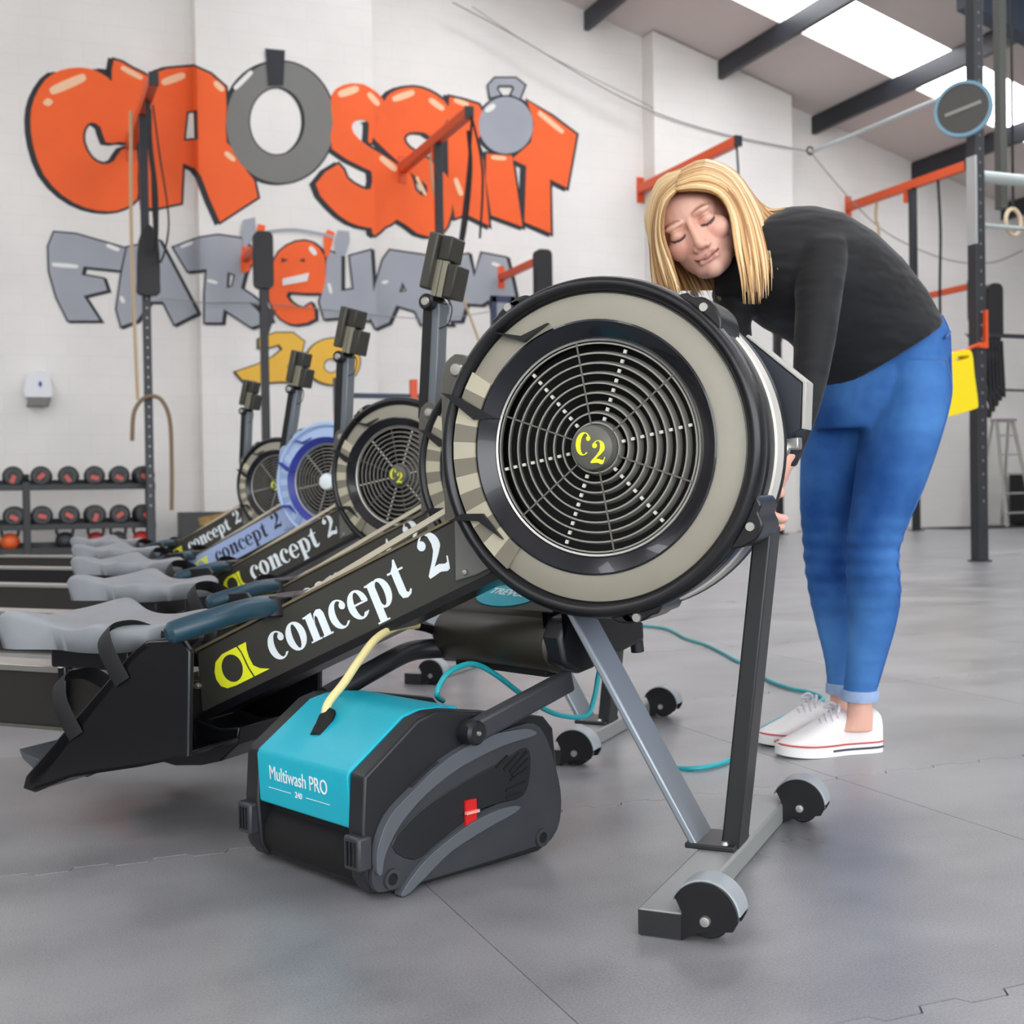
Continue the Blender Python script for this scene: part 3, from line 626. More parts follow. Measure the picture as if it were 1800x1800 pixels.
        def hc(q):
            pth = [(-1.0+.02, 0, .10), (-.99, 0, .115), (-1.02, 0, .13)]
            q.prism([(-.985,.078),(-1.03,.108),(-1.04,.125),(-1.028,.118),(-.955,.1)], y0+.02, y1-.02)
        part(('heel', s), 'heel_cup', hc, mat('grey_heel_cup', (70, 74, 78), .5), fp, .002)
        def strap(q):
            yc = (y0+y1)/2; yy = [y0-.004, y0+.0, yc-.03, yc, yc+.03, y1, y1+.004]
            for (bx, bz), hh in (((-.90,.19), .055), ((-.80,.285), .045)):
                pts = [(bx+.012, y0-.003, bz-.03), (bx-.02, y0-.002, bz+.02), (bx-.05, yc-.04, bz+hh), (bx-.055, yc, bz+hh+.006), (bx-.05, yc+.04, bz+hh), (bx-.02, y1+.002, bz+.02), (bx+.012, y1+.003, bz-.03)]
                q.tube(smooth_path(pts, 5), .017, n=8, flat=.12, up=(.7, 0, .7))
        part(('strap', s), 'foot_strap', strap, m_strap, fp)
    # ---- front legs, cross bar, casters
    part('legr', 'leg', lambda q: q.bar((-.075, 0, .385), (.1225, 0, .036), .085, .011, up=(1,0,.5)), m_leg, r, .003)
    part('legf', 'leg', lambda q: q.bar((.225, 0, .5), (.171, 0, .036), .062, .026, up=(1,0,0)), m_legd, r, .003)
    cb = part('cross', 'cross_bar', lambda q: q.box((.126, -.318, .0), (.185, .318, .034)), mat('grey_cross_bar', (150, 152, 150), .42, metal=.3), r, .004)
    part('pl', 'joint_plate', lambda q: q.box((.108, -.045, .034), (.182, .045, .042)), m_legd, cb, .002)
    for i, (bx, by) in enumerate(((.118,-.035),(.165,-.035),(.118,.03))):
        part(('pb', i), 'bolt', lambda q, bx=bx, by=by: q.lathe([(0,.047),(.004,.0465),(.006,.042)], (bx, by, 0), axis='z', n=12), m_metal, cb)
    for s in (-1, 1): part(('ecap', s), 'end_cap', lambda q, s=s: q.box((.128, s*.318-(.0 if s > 0 else .002), .002), (.183, s*.318+(.002 if s > 0 else 0), .032)), m_legd, cb)
    for s in (-1, 1):
        yc = s*.292
        ca = part(('caster', s), 'caster', lambda q: q.lathe([(.006,-.014),(.024,-.014),(.027,-.008),(.027,.008),(.024,.014),(.006,.014)], (.213, yc, .0275), n=28, closed_prof=True), m_rubber, r)
        def shroud(q):
            P = [(.183,.0),(.183,.036)]+[(.211+.0425*math.cos(R(a)), .032+.0425*math.sin(R(a))) for a in range(150, -12, -9)]+[(.247,.018),(.205,.012)]
            q.prism(P, yc-.026, yc-.0165); q.prism(P, yc+.0165, yc+.026)
        part(('shroud', s), 'caster_cheek', shroud, m_bk, ca, .002)
        part(('hood', s), 'caster_hood', lambda q: q.lathe([(.0425,-.022),(.0445,-.02),(.0445,.02),(.0425,.022)], (.211, yc, .032), n=24, a0=R(5), a1=R(160), closed_prof=True), m_shroud, ca)
        part(('axle', s), 'axle_bolt', lambda q: q.lathe([(0,-.031),(.006,-.03),(.007,-.026)], (.213, yc, .0275), n=16), m_metal, ca)
    # ---- monitor arm bracket
    br_ = part('bracket', 'arm_bracket', lambda q: q.prism(smooth_loop([(-.275,.43),(-.245,.43),(-.235,.60),(-.235,.75),(-.25,.772),(-.268,.768),(-.283,.735),(-.283,.6)], 2), -.03, .03), S['frame'] if sch == 'blue' else mat('grey_bracket', (92, 90, 82), .4), r, .003)
    part('pivot', 'pivot_bolt', lambda q: q.lathe([(0,-.037),(.009,-.036),(.012,-.03)], (-.255, 0, .748), n=20), m_metal, br_)
    if mon == 'up':
        tx = arm_lean
        dx, dz = -.25+tx, 1.006
        am = part(('arm', tx), 'monitor_arm', lambda q: q.bar((-.256, .0, .73), (dx+.012, .0, dz), .045, .026, up=(1,0,0)), mat('grey_arm_paint', (112, 118, 124), .4, metal=.3), r, .003)
        part(('armf', tx), 'arm_spine', lambda q: q.bar((-.275, -.024, .735), (dx-.006, -.024, dz-.01), .006, .022, up=(1,0,0)), m_bk, am)
        part(('jt', tx), 'knuckle', lambda q: q.lathe([(0,-.05),(.016,-.05),(.019,-.046),(.019,.03),(0,.03)], (dx, 0, dz+.002), n=24), m_bk, am)
        part(('jb', tx), 'knuckle_bolt', lambda q: q.lathe([(0,-.0535),(.009,-.053),(.011,-.05)], (dx, 0, dz+.002), n=18), m_metal, am)
        M_ = Matrix.Translation((dx, 0, dz+.02)) @ Matrix.Rotation(R(14), 4, 'Y')
        mo_ = part(('mon', tx), 'monitor', lambda q: q.box((-.022,-.048,.012),(.004,.048,.145), M=M_), mat('monitor_case_grey', (62, 60, 52), .45), am, .005)
        part(('mon1', tx), 'monitor_back', lambda q: q.box((.004,-.034,.085),(.036,.034,.143), M=M_), mat('monitor_case_dark', (46, 45, 38), .45), mo_, .004)
        part(('mon2', tx), 'monitor_bracket', lambda q: (q.box((.004,-.03,.0),(.018,-.02,.085), M=M_), q.box((.02,-.03,.0),(.034,-.02,.085), M=M_), q.box((.004,.02,.0),(.034,.03,.085), M=M_))[0], mat('zinc_bracket', (150, 146, 128), .4, metal=.5), mo_)
        part(('mon3', tx), 'battery_box', lambda q: q.box((.036,-.034,.0),(.062,.034,.08), M=M_), mat('monitor_case_dark', (46, 45, 38), .45), mo_, .004)
        part(('lead', tx), 'lead', lambda q: q.tube(smooth_path([(dx+.03,-.02,dz+.02),(dx+.055,-.02,dz-.01),(dx+.045,-.02,dz-.05),(dx+.02,-.02,dz-.06)], 6), .0016, n=6), m_rubber, mo_)
    else:
        am = part('armfold', 'monitor_arm', lambda q: q.tube(smooth_path([(-.255, .045, .75), (-.12, .095, .80), (.05, .11, .815), (.15, .115, .78), (.20, .115, .745)], 6), .012, n=12), m_bk, r)
        def monf(q): q.prism([(.170,.775),(.1765,.7845),(.262,.71),(.259,.642),(.238,.628),(.205,.645)], .085, .135)
        mo_ = part('monfold', 'monitor', monf, mat('monitor_dark_blue_grey', (36, 40, 48), .45), am, .003)
        part('monedge', 'monitor_edge', lambda q: q.prism([(.1765,.7845),(.181,.787),(.2675,.712),(.264,.641),(.259,.642),(.262,.71)], .083, .137), mat('pale_monitor_edge', (186, 184, 176), .4), mo_, .001)
        part('monclip', 'monitor_clip', lambda q: (q.box((.225,.095,.612),(.252,.125,.63)), q.lathe([(0,-.01),(.012,-.01),(.012,.01),(0,.01)], (.228, .09, .612), n=16))[0], m_metal, mo_, .002)
    return r
TH = R(24)
rower('charcoal rowing machine being wiped down, its monitor arm folded over the flywheel', (.162, 1.893), TH, 'dark', -.985, mon='fold', handle_x=-.615)
rower('charcoal rowing machine standing directly behind the one being cleaned', (.052, 2.89), TH, 'dark', -1.14, handle_x=-.70, arm_lean=.0)
rower('charcoal rowing machine between the pale blue rower and the one behind the cleaned rower', (-.31, 4.01), TH, 'dark', -1.17, handle_x=-.72)
rower('pale blue rowing machine with a royal blue flywheel ring', (-.71, 5.2), TH, 'blue', -1.19, handle_x=-.75, arm_lean=.035, txt='navy')
rower('charcoal rowing machine at the far end of the row by the dumbbell rack', (-1.15, 6.45), TH, 'dark', -1.2, handle_x=-.72)

# ================================================================== floor scrubber
MA = R(43); MO = Vector((-.208, 1.683, 0)); MS_ = Vector((math.cos(MA), math.sin(MA), 0)); MW = Vector((-math.sin(MA), math.cos(MA), 0))
def mloc(px, py, w_):
    P = on_plane(px, py, MO+MW*w_, MW)-MO; return (P.dot(MS_), w_, P.z)
sm = empty('floor_scrubber', MO, MA, 'compact floor scrubber with turquoise cover and black side panels under the rower', 'floor scrubber')
k_side = mat('scuffed_charcoal_plastic', (50, 52, 56), .42, noise=.12, nscale=18, bump=.12, bscale=300); k_dark = mat('dark_scrubber_plastic', (26, 27, 30), .4, noise=.1, nscale=20)
k_teal = mat('turquoise_plastic', (8, 168, 190), .38, noise=.02, nscale=12); k_blk = mat('brush_cavity_black', (3, 3, 4), .8); k_trim = mat('grey_trim_and_highlight', (84, 88, 94), .36)
PS = [(.004,.03),(.016,.01),(.05,.004),(.33,.004),(.36,.016),(.375,.05),(.373,.12),(.365,.188),(.345,.209),(.24,.229),(.16,.2425),(.125,.2435),(.098,.237),(.004,.172),(-.001,.1)]
for w0, w1 in ((0, .034), (.266, .30)):
    sp = MB().prism(PS, w0, w1).build('side_panel', k_dark, sm, bevel=.006, seg=3)
    sgn = -1 if w0 == 0 else 1; wf_ = w0 if w0 == 0 else w1
    def pr(P, t, nm, m, par=sp, bev=.0015): return MB().prism(P, min(wf_, wf_+sgn*t), max(wf_, wf_+sgn*t)).build(nm, m, par, bevel=bev)
    arch = smooth_loop([(.012,.02),(.014,.06),(.05,.12),(.11,.165),(.19,.192),(.27,.203),(.315,.203),(.342,.175),(.366,.11),(.37,.06),(.352,.024),(.3,.016),(.06,.012)], 3)
    pr(arch, .009, 'arch_panel', k_side, bev=.004)
    inner = smooth_loop([(.04,.074),(.088,.111),(.163,.137),(.242,.156),(.297,.17),(.306,.14),(.29,.098),(.236,.095),(.178,.083),(.124,.062),(.08,.045)], 3)
    pr(inner, .0102, 'recess_panel', k_dark)
    pr(smooth_loop([(.051,.006),(.083,.036),(.124,.058),(.181,.079),(.236,.089),(.275,.0865),(.266,.078),(.212,.066),(.142,.046),(.094,.02),(.064,.004)], 3), .017, 'sweep_rib', k_trim, bev=.004)
    pr(smooth_loop([(.012,.045),(.014,.076),(.034,.114),(.075,.143),(.137,.177),(.211,.198),(.284,.2),(.311,.193),(.308,.186),(.242,.18),(.163,.162),(.1,.135),(.053,.101),(.027,.066),(.02,.04)], 3), .015, 'arch_highlight_rib', k_trim, bev=.003)  # paler grey paints the highlight along the top of the arch
    for hx_ in (.04, .327):
        MB().lathe([(.0075,wf_+sgn*.004),(.0085,wf_+sgn*.013),(.0135,wf_+sgn*.013),(.0145,wf_+sgn*.008)], (hx_, 0, .028), n=24).build('boss', k_side, sp)
        MB().lathe([(0,wf_+sgn*.0095),(.0085,wf_+sgn*.0095)], (hx_, 0, .028), n=16).build('bolt_hole', k_blk, sp)
    for a, b_ in (((.234,.15),(.258,.163)), ((.25,.144),(.281,.164)), ((.262,.139),(.297,.163)), ((.266,.132),(.3,.153)), ((.262,.126),(.3,.139)), ((.253,.112),(.294,.119)), ((.253,.102),(.286,.103))):
        q = MB(); q.bar((a[0], wf_+sgn*.0102, a[1]), (b_[0], wf_+sgn*.0102, b_[1]), .0034, .004, up=(0,1,0)); q.build('vent_slot', k_blk, sp)
if True:
    rs = MB().prism(rrect(.172, .074, .193, .112, .002), -.0135, -.003).build('switch', mat('red_switch', (196, 28, 30), .35), sm, bevel=.001)
    MB().box((.170, -.018, .0925), (.195, -.013, .0965)).build('switch_bar', mat('pale_red_bar', (232, 150, 140), .4), rs)
MB().prism([(.004,.095),(0,.168),(.004,.176),(.095,.2385),(.125,.2445),(.168,.2435),(.168,.23),(.1,.222),(.018,.163),(.018,.095)], .034, .266).build('cover', k_teal, sm, bevel=.003, seg=3)
MB().prism([(.13,.243),(.165,.2425),(.2,.239),(.2,.233),(.135,.237)], .034, .266).build('cover_lip', k_teal, sm, bevel=.002)
MB().prism([(.02,.012),(.35,.012),(.36,.19),(.24,.222),(.168,.232),(.1,.21),(.03,.155)], .034, .266).build('brush_deck', k_blk, sm)
for w_ in (.075, .225) if False else (.15,):
    MB().lathe([(0,-.115),(.045,-.115),(.045,.115),(0,.115)], (.055, w_, .046), n=28).build('brush_roller', mat('brush_bristle_black', (4, 4, 5), .9), sm)
for w0, w1 in ((-.006, .03), (.27, .306)):
    lt = MB().box((-.012, w0, .045), (.012, w1, .092)).build('latch', k_side, sm, bevel=.004)
    for i in range(3): MB().box((-.0145, w0+.008+i*.008, .052), (-.011, w0+.011+i*.008, .085)).build('latch_rib', k_dark, lt)
mw = mat('white_print', (232, 240, 242), .5)
def put_text(s_, size, M_, parent, bold=0.0, m=None):
    me = text_mesh(s_, size, .0004, bold); me.transform(M_); return link('lettering', me, m or mw, parent)
MX = Matrix(((0,0,-1,0),(-1,0,0,0),(0,1,0,0),(0,0,0,1)))
cvx = [c for c in sm.children if c.name.startswith('cover')][0]
put_text('Multiwash PRO', .030, Matrix.Translation((.0005, .158, .143)) @ Matrix.Rotation(R(-3.5), 4, 'Y') @ MX @ Matrix.Scale(.80, 4, (1,0,0)), cvx)
put_text('240', .0125, Matrix.Translation((.0018, .158, .1205)) @ Matrix.Rotation(R(-3.5), 4, 'Y') @ MX, cvx)
q = MB(); q.box((.0012, .079, .1208), (.0018, .138, .1216)); q.build('rule', mw, cvx); q = MB(); q.box((.0012, .178, .1208), (.0018, .237, .1216)); q.build('rule', mw, cvx)
# hose
hp = [(.062, .175, .2115), mloc(575, 1240, .18), mloc(605, 1200, .19), mloc(632, 1160, .205), mloc(662, 1122, .225), mloc(700, 1102, .25), mloc(735, 1099, .275)]
MB().tube(smooth_path(hp, 6), .0065, n=12).build('hose', mat('cream_hose', (226, 212, 150), .45), sm)
MB().tube(smooth_path([(.048, .172, .196), (.056, .174, .206), (.066, .176, .222), (.074, .178, .234)], 3), [.014]*4+[.013]*3+[.011, .010, .008], n=16).build('hose_collar', k_blk, sm)
MB().tube(smooth_path([mloc(733, 1099, .275), mloc(750, 1103, .283), (.372, .287, .318)], 4), .0085, n=12).build('hose_coupling', mat('black_chrome_coupling', (40, 40, 42), .2, metal=.6), sm)
# folding handle: two arms and the motor box between them
MB().bar((.178, -.014, .207), (.388, -.014, .262), .022, .034).build('handle_arm', k_side, sm, bevel=.006, seg=3)
MB().lathe([(0,-.0285),(.014,-.0285),(.018,-.024),(.018,.0),(0,.0)], (.186, 0, .209), n=24).build('handle_pivot', k_dark, sm)
MB().lathe([(0,-.031),(.003,-.031),(.004,-.0285)], (.186, 0, .209), n=12).build('pivot_bolt', mat('brushed_steel', (190, 188, 182), .34, .9), sm)
MB().tube(smooth_path([(.144,.292,.232), (.23,.292,.262), (.30,.292,.285), (.34,.288,.29), (.385,.27,.289)], 5), .017, n=14).build('handle_arm', k_dark, sm)
mk = mat('bronze_black_motor_housing', (44, 41, 34), .38, noise=.06, nscale=10)
mt_ = MB()
mt_.lathe([(0,.0),(.036,.0),(.044,.008),(.046,.02),(.046,.268),(.04,.278),(0,.278)], (.395, 0, .315), n=40)
mb_ = mt_.build('motor_housing', mk, sm)
MB().prism([(.368,.345),(.380,.366),(.47,.405),(.6,.43),(.63,.415),(.62,.36),(.5,.30),(.43,.28),(.395,.275),(.37,.3)], .012, .272).build('motor_cover', mk, sm, bevel=.005, seg=3)
MB().prism([(.352,.33),(.365,.358),(.4,.366),(.47,.352),(.548,.34),(.55,.31),(.49,.295),(.455,.302),(.43,.278),(.395,.272),(.36,.29)], -.03, .012).build('end_cap', k_dark, sm, bevel=.007, seg=3)
MB().box((.38,.03,.262),(.43,.25,.278)).build('underside_plate', k_blk, sm, bevel=.003)
MB().tube([(.545,-.012,.325),(.55,-.012,.29)], .011, n=14).build('release_knob', k_dark, sm)
sl_ = math.atan2(.033, .13)
M_ = Matrix.Translation((.416, .158, .3825)) @ Matrix.Rotation(-R(23.4), 4, 'Y') @ Matrix.Rotation(-PI/2-R(4), 4, 'Z')
lb = MB().prism(ell(0, 0, .07, .036, 40), -.0002, .0008, plane='xy', M=M_).build('name_badge', mat('turquoise_label', (20, 178, 200), .4), sm)
put_text('TREVOR', .026, M_ @ Matrix.Translation((0, .008, .0012)), lb, bold=.0006)
MB().tube([(.40, .258, .3765), (.54, .258, .4205)], .003, n=8).build('trim_bar', mat('blue_grey_trim', (96, 108, 122), .35), sm)
# mains lead of the scrubber
m_cable = mat('turquoise_cable', (28, 160, 170), .4)
c_pts = [(.285, .17, .222)]+[mloc(*p, .14) for p in ((768,1222),(775,1200),(792,1180),(830,1167),(870,1185),(930,1230),(980,1256),(1030,1258),(1045,1225),(1052,1185),(1062,1135))]+[(.6,.14,.35)]
MB().tube(smooth_path(c_pts, 6), .0045, n=10).build('loop_cable', m_cable, sm)
def onfloor(px, py, z=.006):
    r_ = rayd(px, py); return EYE+r_*((z-H)/r_.z)
fc = [at(1075,1150,2.32), at(1092,1200,2.36), at(1112,1255,2.42), at(1132,1310,2.47)]+[onfloor(*p) for p in ((1170,1345),(1230,1350),(1290,1332),(1312,1298),(1350,1275),(1395,1252),(1428,1238),(1447,1228),(1425,1217),(1390,1210),(1350,1195),(1333,1178),(1310,1162),(1298,1163),(1275,1150),(1240,1133),(1205,1122),(1170,1105),(1110,1098),(1060,1094),(1010,1086),(950,1076),(880,1068))]
fc = [p-Vector((0,0,0)) for p in fc]
cb_ = MB().tube(smooth_path(fc, 7), .005, n=10).build('power_cable', m_cable)
tag(cb_, 'turquoise power cable curling across the mats behind the rower', 'cable')

# ================================================================== rig along the back wall
pad_m = mat('black_vinyl_pad', (15, 16, 18), .5); m_strapb = mat('black_band', (20, 21, 24), .7); m_rope = mat('natural_rope', (190, 165, 130), .8)
def rig_tall(u, lab, post=True):
    t = empty('rig_station', B(u, WALLV-.3, 0), PHI, lab, 'rig', 'tall wall rig stations')
    wall_off = .3-(PD if any(a < u < b_ for a, b_ in PIERS) else 0)
    MB().box((-.05, wall_off-.02, 4.33), (.05, wall_off, 4.66)).build('wall_bracket', m_orange, t, bevel=.004)
    MB().box((-.045, -2.05, 4.45), (.045, wall_off-.02, 4.56)).build('beam', m_orange, t, bevel=.004)
    MB().box((-.046, -2.075, 4.445), (.046, -2.05, 4.565)).build('end_cap', m_steel, t)
    if post:
        pp = MB().box((-.04, -1.09, 0), (.04, -1.01, 4.45)).build('post', m_steel, t, bevel=.004)
        for i in range(26): MB().lathe([(0,-.0415),(.011,-.0415)], (0, -1.05, .5+i*.1), n=10).build('peg_hole', mat('bright_hole', (170, 172, 176), .5), pp)
        MB().box((-.09, -1.1, 0), (.09, -1.0, .012)).build('foot_plate', m_steel, t)
        MB().box((-.03, -.98, 4.3), (.03, -.9, 4.45)).build('gusset', m_orange, t)
    return t
rig_tall(1.36, 'tall orange-armed rig station with strap and rope beside the dumbbell rack')
rig_tall(4.51, 'tall orange-armed rig station in front of the double S of the mural')
rig_tall(7.74, 'orange rig arm fixed to the wall beyond the end of the mural', post=True)
rig_tall(11.02, 'tall orange-armed rig station on the plain white wall near the ladder')
def rig_pad(u, lab):
    t = empty('rig_station', B(u, WALLV-.3, 0), PHI, lab, 'rig', 'padded wall rig stations')
    wall_off = .3-(PD if any(a < u < b_ for a, b_ in PIERS) else 0)
    MB().box((-.045, wall_off-.02, 3.12), (.045, wall_off, 3.4)).build('wall_bracket', m_orange, t, bevel=.004)
    MB().box((-.035, -.95, 3.22), (.035, wall_off-.02, 3.3)).build('beam', m_orange, t, bevel=.004)
    MB().box((-.04, -1.03, 0), (.04, -.95, 3.2)).build('post', m_black, t, bevel=.004)
    MB().prism(rrect(-.1, 2.76, .1, 3.36, .06), -1.06, -.95).build('pad', pad_m, t, bevel=.02, seg=3)
    MB().box((-.09, -1.05, 0), (.09, -.93, .012)).build('foot_plate', m_steel, t)
    MB().prism([(-.14,2.62),(.14,2.55),(.06,2.3),(.0,2.2),(-.02,2.5)], -.95, -.94).build('gusset', m_black, t)
    return t
rig_pad(2.56, 'short padded rig station in front of the orange grimacing letter')
rig_pad(5.77, 'short padded rig station in front of the last grey letter of the mural')
rig_pad(8.95, 'short padded rig station behind the bending person')
rig_pad(12.09, 'short padded rig station next to the free-standing upright')
# straps and ropes hanging from the rig arms
def hang(name, lab, cat, pts, r_, m, n=8, flat=1.0, group=None):
    o = MB().tube(smooth_path(pts, 6), r_, n=n, flat=flat).build(name, m); return tag(o, lab, cat, group)
def bp_(u, v, z): return B(u, v, z)
V1 = WALLV-1.35-.9
hang('resistance_band', 'black band hanging from the rig arm by the dumbbell rack', 'band', [bp_(1.36, 12.7, 4.45), bp_(1.38, 12.72, 4.0), bp_(1.42, 12.74, 3.6), bp_(1.42, 12.76, 3.2), bp_(1.40, 12.78, 3.0)], .055, m_strapb, flat=.4)
hang('resistance_band', 'black looped band behind the hanging one at the dumbbell-side rig arm', 'band', [bp_(1.42, 12.8, 4.45), bp_(1.47, 12.8, 4.0), bp_(1.55, 12.8, 3.3), bp_(1.45, 12.8, 2.9), bp_(1.40, 12.8, 3.4), bp_(1.40, 12.8, 4.4)], .02, m_strapb, flat=.4)
tag(MB().prism(smooth_loop([(-.11,2.62),(.08,2.62),(.1,2.75),(.09,3.15),(.0,3.32),(-.1,3.15),(-.12,2.75)], 3), -.05, .05, M=Matrix.Translation(B(1.38, 13.05)) @ Matrix.Rotation(PHI, 4, 'Z')).build('post_pad', pad_m, bevel=.015), 'black pad strapped to the upright beside the dumbbell rack', 'pad')
hang('climbing_rope', 'thin natural rope falling beside the upright at the dumbbell rack', 'rope', [bp_(1.22, 12.9, 4.4), bp_(1.20, 12.9, 3.2), bp_(1.22, 12.9, 2.0), bp_(1.23, 12.9, 1.55)], .018, m_rope)
hang('rubber_tube', 'brown rubber tube draped over a peg of the upright', 'tube', [bp_(1.18, 13.02, 1.15), bp_(1.2, 13.02, 1.42), bp_(1.28, 13.02, 1.56), bp_(1.38, 13.02, 1.6), bp_(1.48, 13.02, 1.55), bp_(1.55, 13.02, 1.35), bp_(1.56, 13.02, .9), bp_(1.55, 13.02, .45)], .022, mat('brown_rubber_tube', (128, 104, 78), .6))
hang('climbing_rope', 'thin natural rope falling from the rig arm over the double S', 'rope', [bp_(4.56, 13.6, 4.45), bp_(4.60, 13.6, 4.0), bp_(4.80, 13.6, 3.2), bp_(5.05, 13.5, 2.4), bp_(5.35, 13.5, 1.6)], .014, m_rope)
hang('resistance_band', 'long black band hanging from the outer end of the mural rig arm', 'band', [bp_(4.55, 12.2, 4.45), bp_(4.50, 12.2, 3.9), bp_(4.40, 12.2, 3.2), bp_(4.33, 12.2, 2.9)], .014, m_strapb)
hang('resistance_band', 'doubled black band hanging beside the grey mural post', 'band', [bp_(4.6, 12.45, 4.4), bp_(4.62, 12.45, 4.0), bp_(4.55, 12.45, 3.4), bp_(4.45, 12.45, 3.0), bp_(4.42, 12.45, 2.9)], .02, m_strapb)
hang('resistance_band', 'short black band hanging at the tip of the mural rig arm', 'band', [bp_(4.51, 12.1, 4.45), bp_(4.62, 12.1, 3.9), bp_(4.58, 12.1, 3.2)], .012, m_strapb)
hang('resistance_band', 'dark band hanging from the rig arm above the bending person', 'band', [bp_(7.74, 12.2, 4.45), bp_(7.76, 12.2, 4.1), bp_(7.77, 12.2, 3.6), bp_(7.77, 12.2, 2.5)], .035, mat('navy_band', (30, 38, 66), .7), flat=.3)
hang('climbing_rope', 'forked natural rope hanging from the rig arm near the free-standing upright', 'rope', [bp_(11.02, 13.9, 4.45), bp_(11.0, 13.9, 4.2), bp_(11.05, 13.9, 3.9), bp_(11.05, 13.9, 2.0)], .022, m_rope)
hang('hanging_chain', 'thin dark rope hanging beyond the tall post of the plain-wall rig', 'rope', [bp_(11.02, 12.7, 4.45), bp_(11.05, 12.7, 3.8), bp_(11.03, 12.7, 3.0), bp_(11.04, 12.7, 1.6)], .018, m_strapb)
# wires strung along the wall
m_wire = mat('grey_wire', (140, 138, 136), .5)
def wire(lab, pts, r_=.009): return tag(MB().tube(smooth_path(pts, 8), r_, n=6).build('tension_wire', m_wire), lab, 'wire')
wp = lambda px, py, d=.33: on_plane(px, py, VV*(WALLV-d), VV)
wire('long grey wire climbing the wall from the ring hook towards the roof above the mural', [wp(795, 4), wp(900, 60), wp(1100, 175), wp(1250, 230), wp(1420, 266)])
wire('lower grey wire running beside the long one above the mural', [wp(830, 12), wp(960, 95), wp(1130, 180), wp(1145, 190)], .006)
wire('grey wire sagging from the ring hook down past the padded rig stations', [wp(1425, 268), wp(1490, 345), wp(1560, 410), wp(1660, 455), wp(1740, 462), wp(1798, 440)])
wire('thin wire crossing the grey mural lettering', [wp(280, 525), wp(360, 532), wp(470, 534), wp(740, 560), wp(860, 548)], .005)
tag(MB().lathe([(.05+.012*math.cos(R(a)), .012*math.sin(R(a))) for a in range(0, 360, 45)], (0,0,0), n=20, closed_prof=True).build('ring_hook', m_steel), 'dark steel ring hook where the wall wires meet', 'hook').matrix_world = Matrix.Translation(wp(1424, 265)) @ Matrix.Rotation(PHI, 4, 'Z')
# soap dispenser
sd = empty('soap_dispenser', on_plane(67, 690, VV*WALLV, VV), PHI, 'white wall soap dispenser with grey tray and blue mark', 'soap dispenser')
MB().prism(smooth_loop([(-.13,-.06),(.13,-.06),(.13,.1),(.08,.22),(-.08,.22),(-.13,.1)], 3), -.14, 0).build('body', mat('white_dispenser_plastic', (222, 223, 226), .4), sd, bevel=.02, seg=3)
MB().prism([(-.12,-.16),(.1,-.16),(.13,-.06),(-.10,-.06)], -.16, -.02).build('tray', mat('grey_tray', (112, 112, 108), .5), sd, bevel=.01)
MB().prism(ell(.02, .08, .018, .03, 16), -.145, -.139).build('drop_mark', mat('blue_mark', (50, 60, 150), .5), sd)

# ================================================================== dumbbell rack
RV = 13.62
rk = empty('dumbbell_rack', B(.7, RV, 0), PHI, 'black steel storage rack with dumbbells and kettlebells under the soap dispenser', 'rack')
for z in (.70, .30, .06):
    MB().box((-1.35, -.19, z-.03), (.74, -.16, z+.03)).build('shelf_rail', m_black, rk); MB().box((-1.35, .1, z+.02), (.74, .13, z+.08)).build('shelf_rail', m_black, rk)
    MB().box((-1.35, -.17, z-.01), (.74, .12, z+.005)).build('shelf', m_black, rk)
for x in (-1.36, -.51, .70):
    MB().box((x-.035, -.2, 0), (x+.035, -.155, .76)).build('post', m_black, rk, bevel=.004); MB().box((x-.035, .1, 0), (x+.035, .145, .84)).build('post', m_black, rk, bevel=.004)
m_db = mat('black_dumbbell_rubber', (26, 28, 30), .45); m_dbr = mat('red_dumbbell_label', (196, 84, 76), .5); m_ring = mat('grey_dumbbell_ring', (46, 48, 48), .4)
db_head = MB(); db_head.lathe([(0,-.1),(.075,-.1),(.1,-.085),(.104,-.06),(.104,-.015),(.09,0),(0,0)], n=28)
me_h = db_head.mesh('dumbbell_head'); me_h.materials.append(m_db)
me_r = MB().lathe([(.052,-.101),(.062,-.104),(.082,-.098),(.078,-.094)], n=28).mesh('end_ring'); me_r.materials.append(m_ring)
me_l = MB().prism(rrect(-.04, -.022, .04, .022, .01), -.104, -.099).mesh('weight_label'); me_l.materials.append(m_dbr)
me_g = MB().lathe([(0,0),(.018,0),(.018,.13),(0,.13)], n=14).mesh('dumbbell_grip'); me_g.materials.append(mat('chrome_grip', (180, 180, 180), .25, .9))
pos_w = ['fifth', 'fourth', 'third', 'second', 'first', 'end']
for row, (z, n0) in enumerate(((.70, 'upper'), (.30, 'lower'))):
    for i, u in enumerate((-.19, .07, .335, .595, .845, 1.09, 1.335)):
        t = empty('dumbbell', B(u, RV-.1, z+.165 if False else z+.112), PHI+R(random.uniform(-4, 4)), 'black round dumbbell with red label on the %s shelf of the rack' % n0, 'dumbbell', 'dumbbells on the %s rack shelf' % n0)
        for s in (0, 1):
            h_ = link('head', me_h, None, t); h_.rotation_euler = (0, 0, PI*s); h_.location = (0, .13*s, 0)
            e_ = link('end_ring', me_r, None, h_)
            l_ = link('weight_label', me_l, None, h_); l_.rotation_euler = (0, random.uniform(-1.3, 1.3), 0); l_.location = (random.uniform(-.01,.01), 0, random.uniform(-.03, -.0))
        link('grip', me_g, None, t)
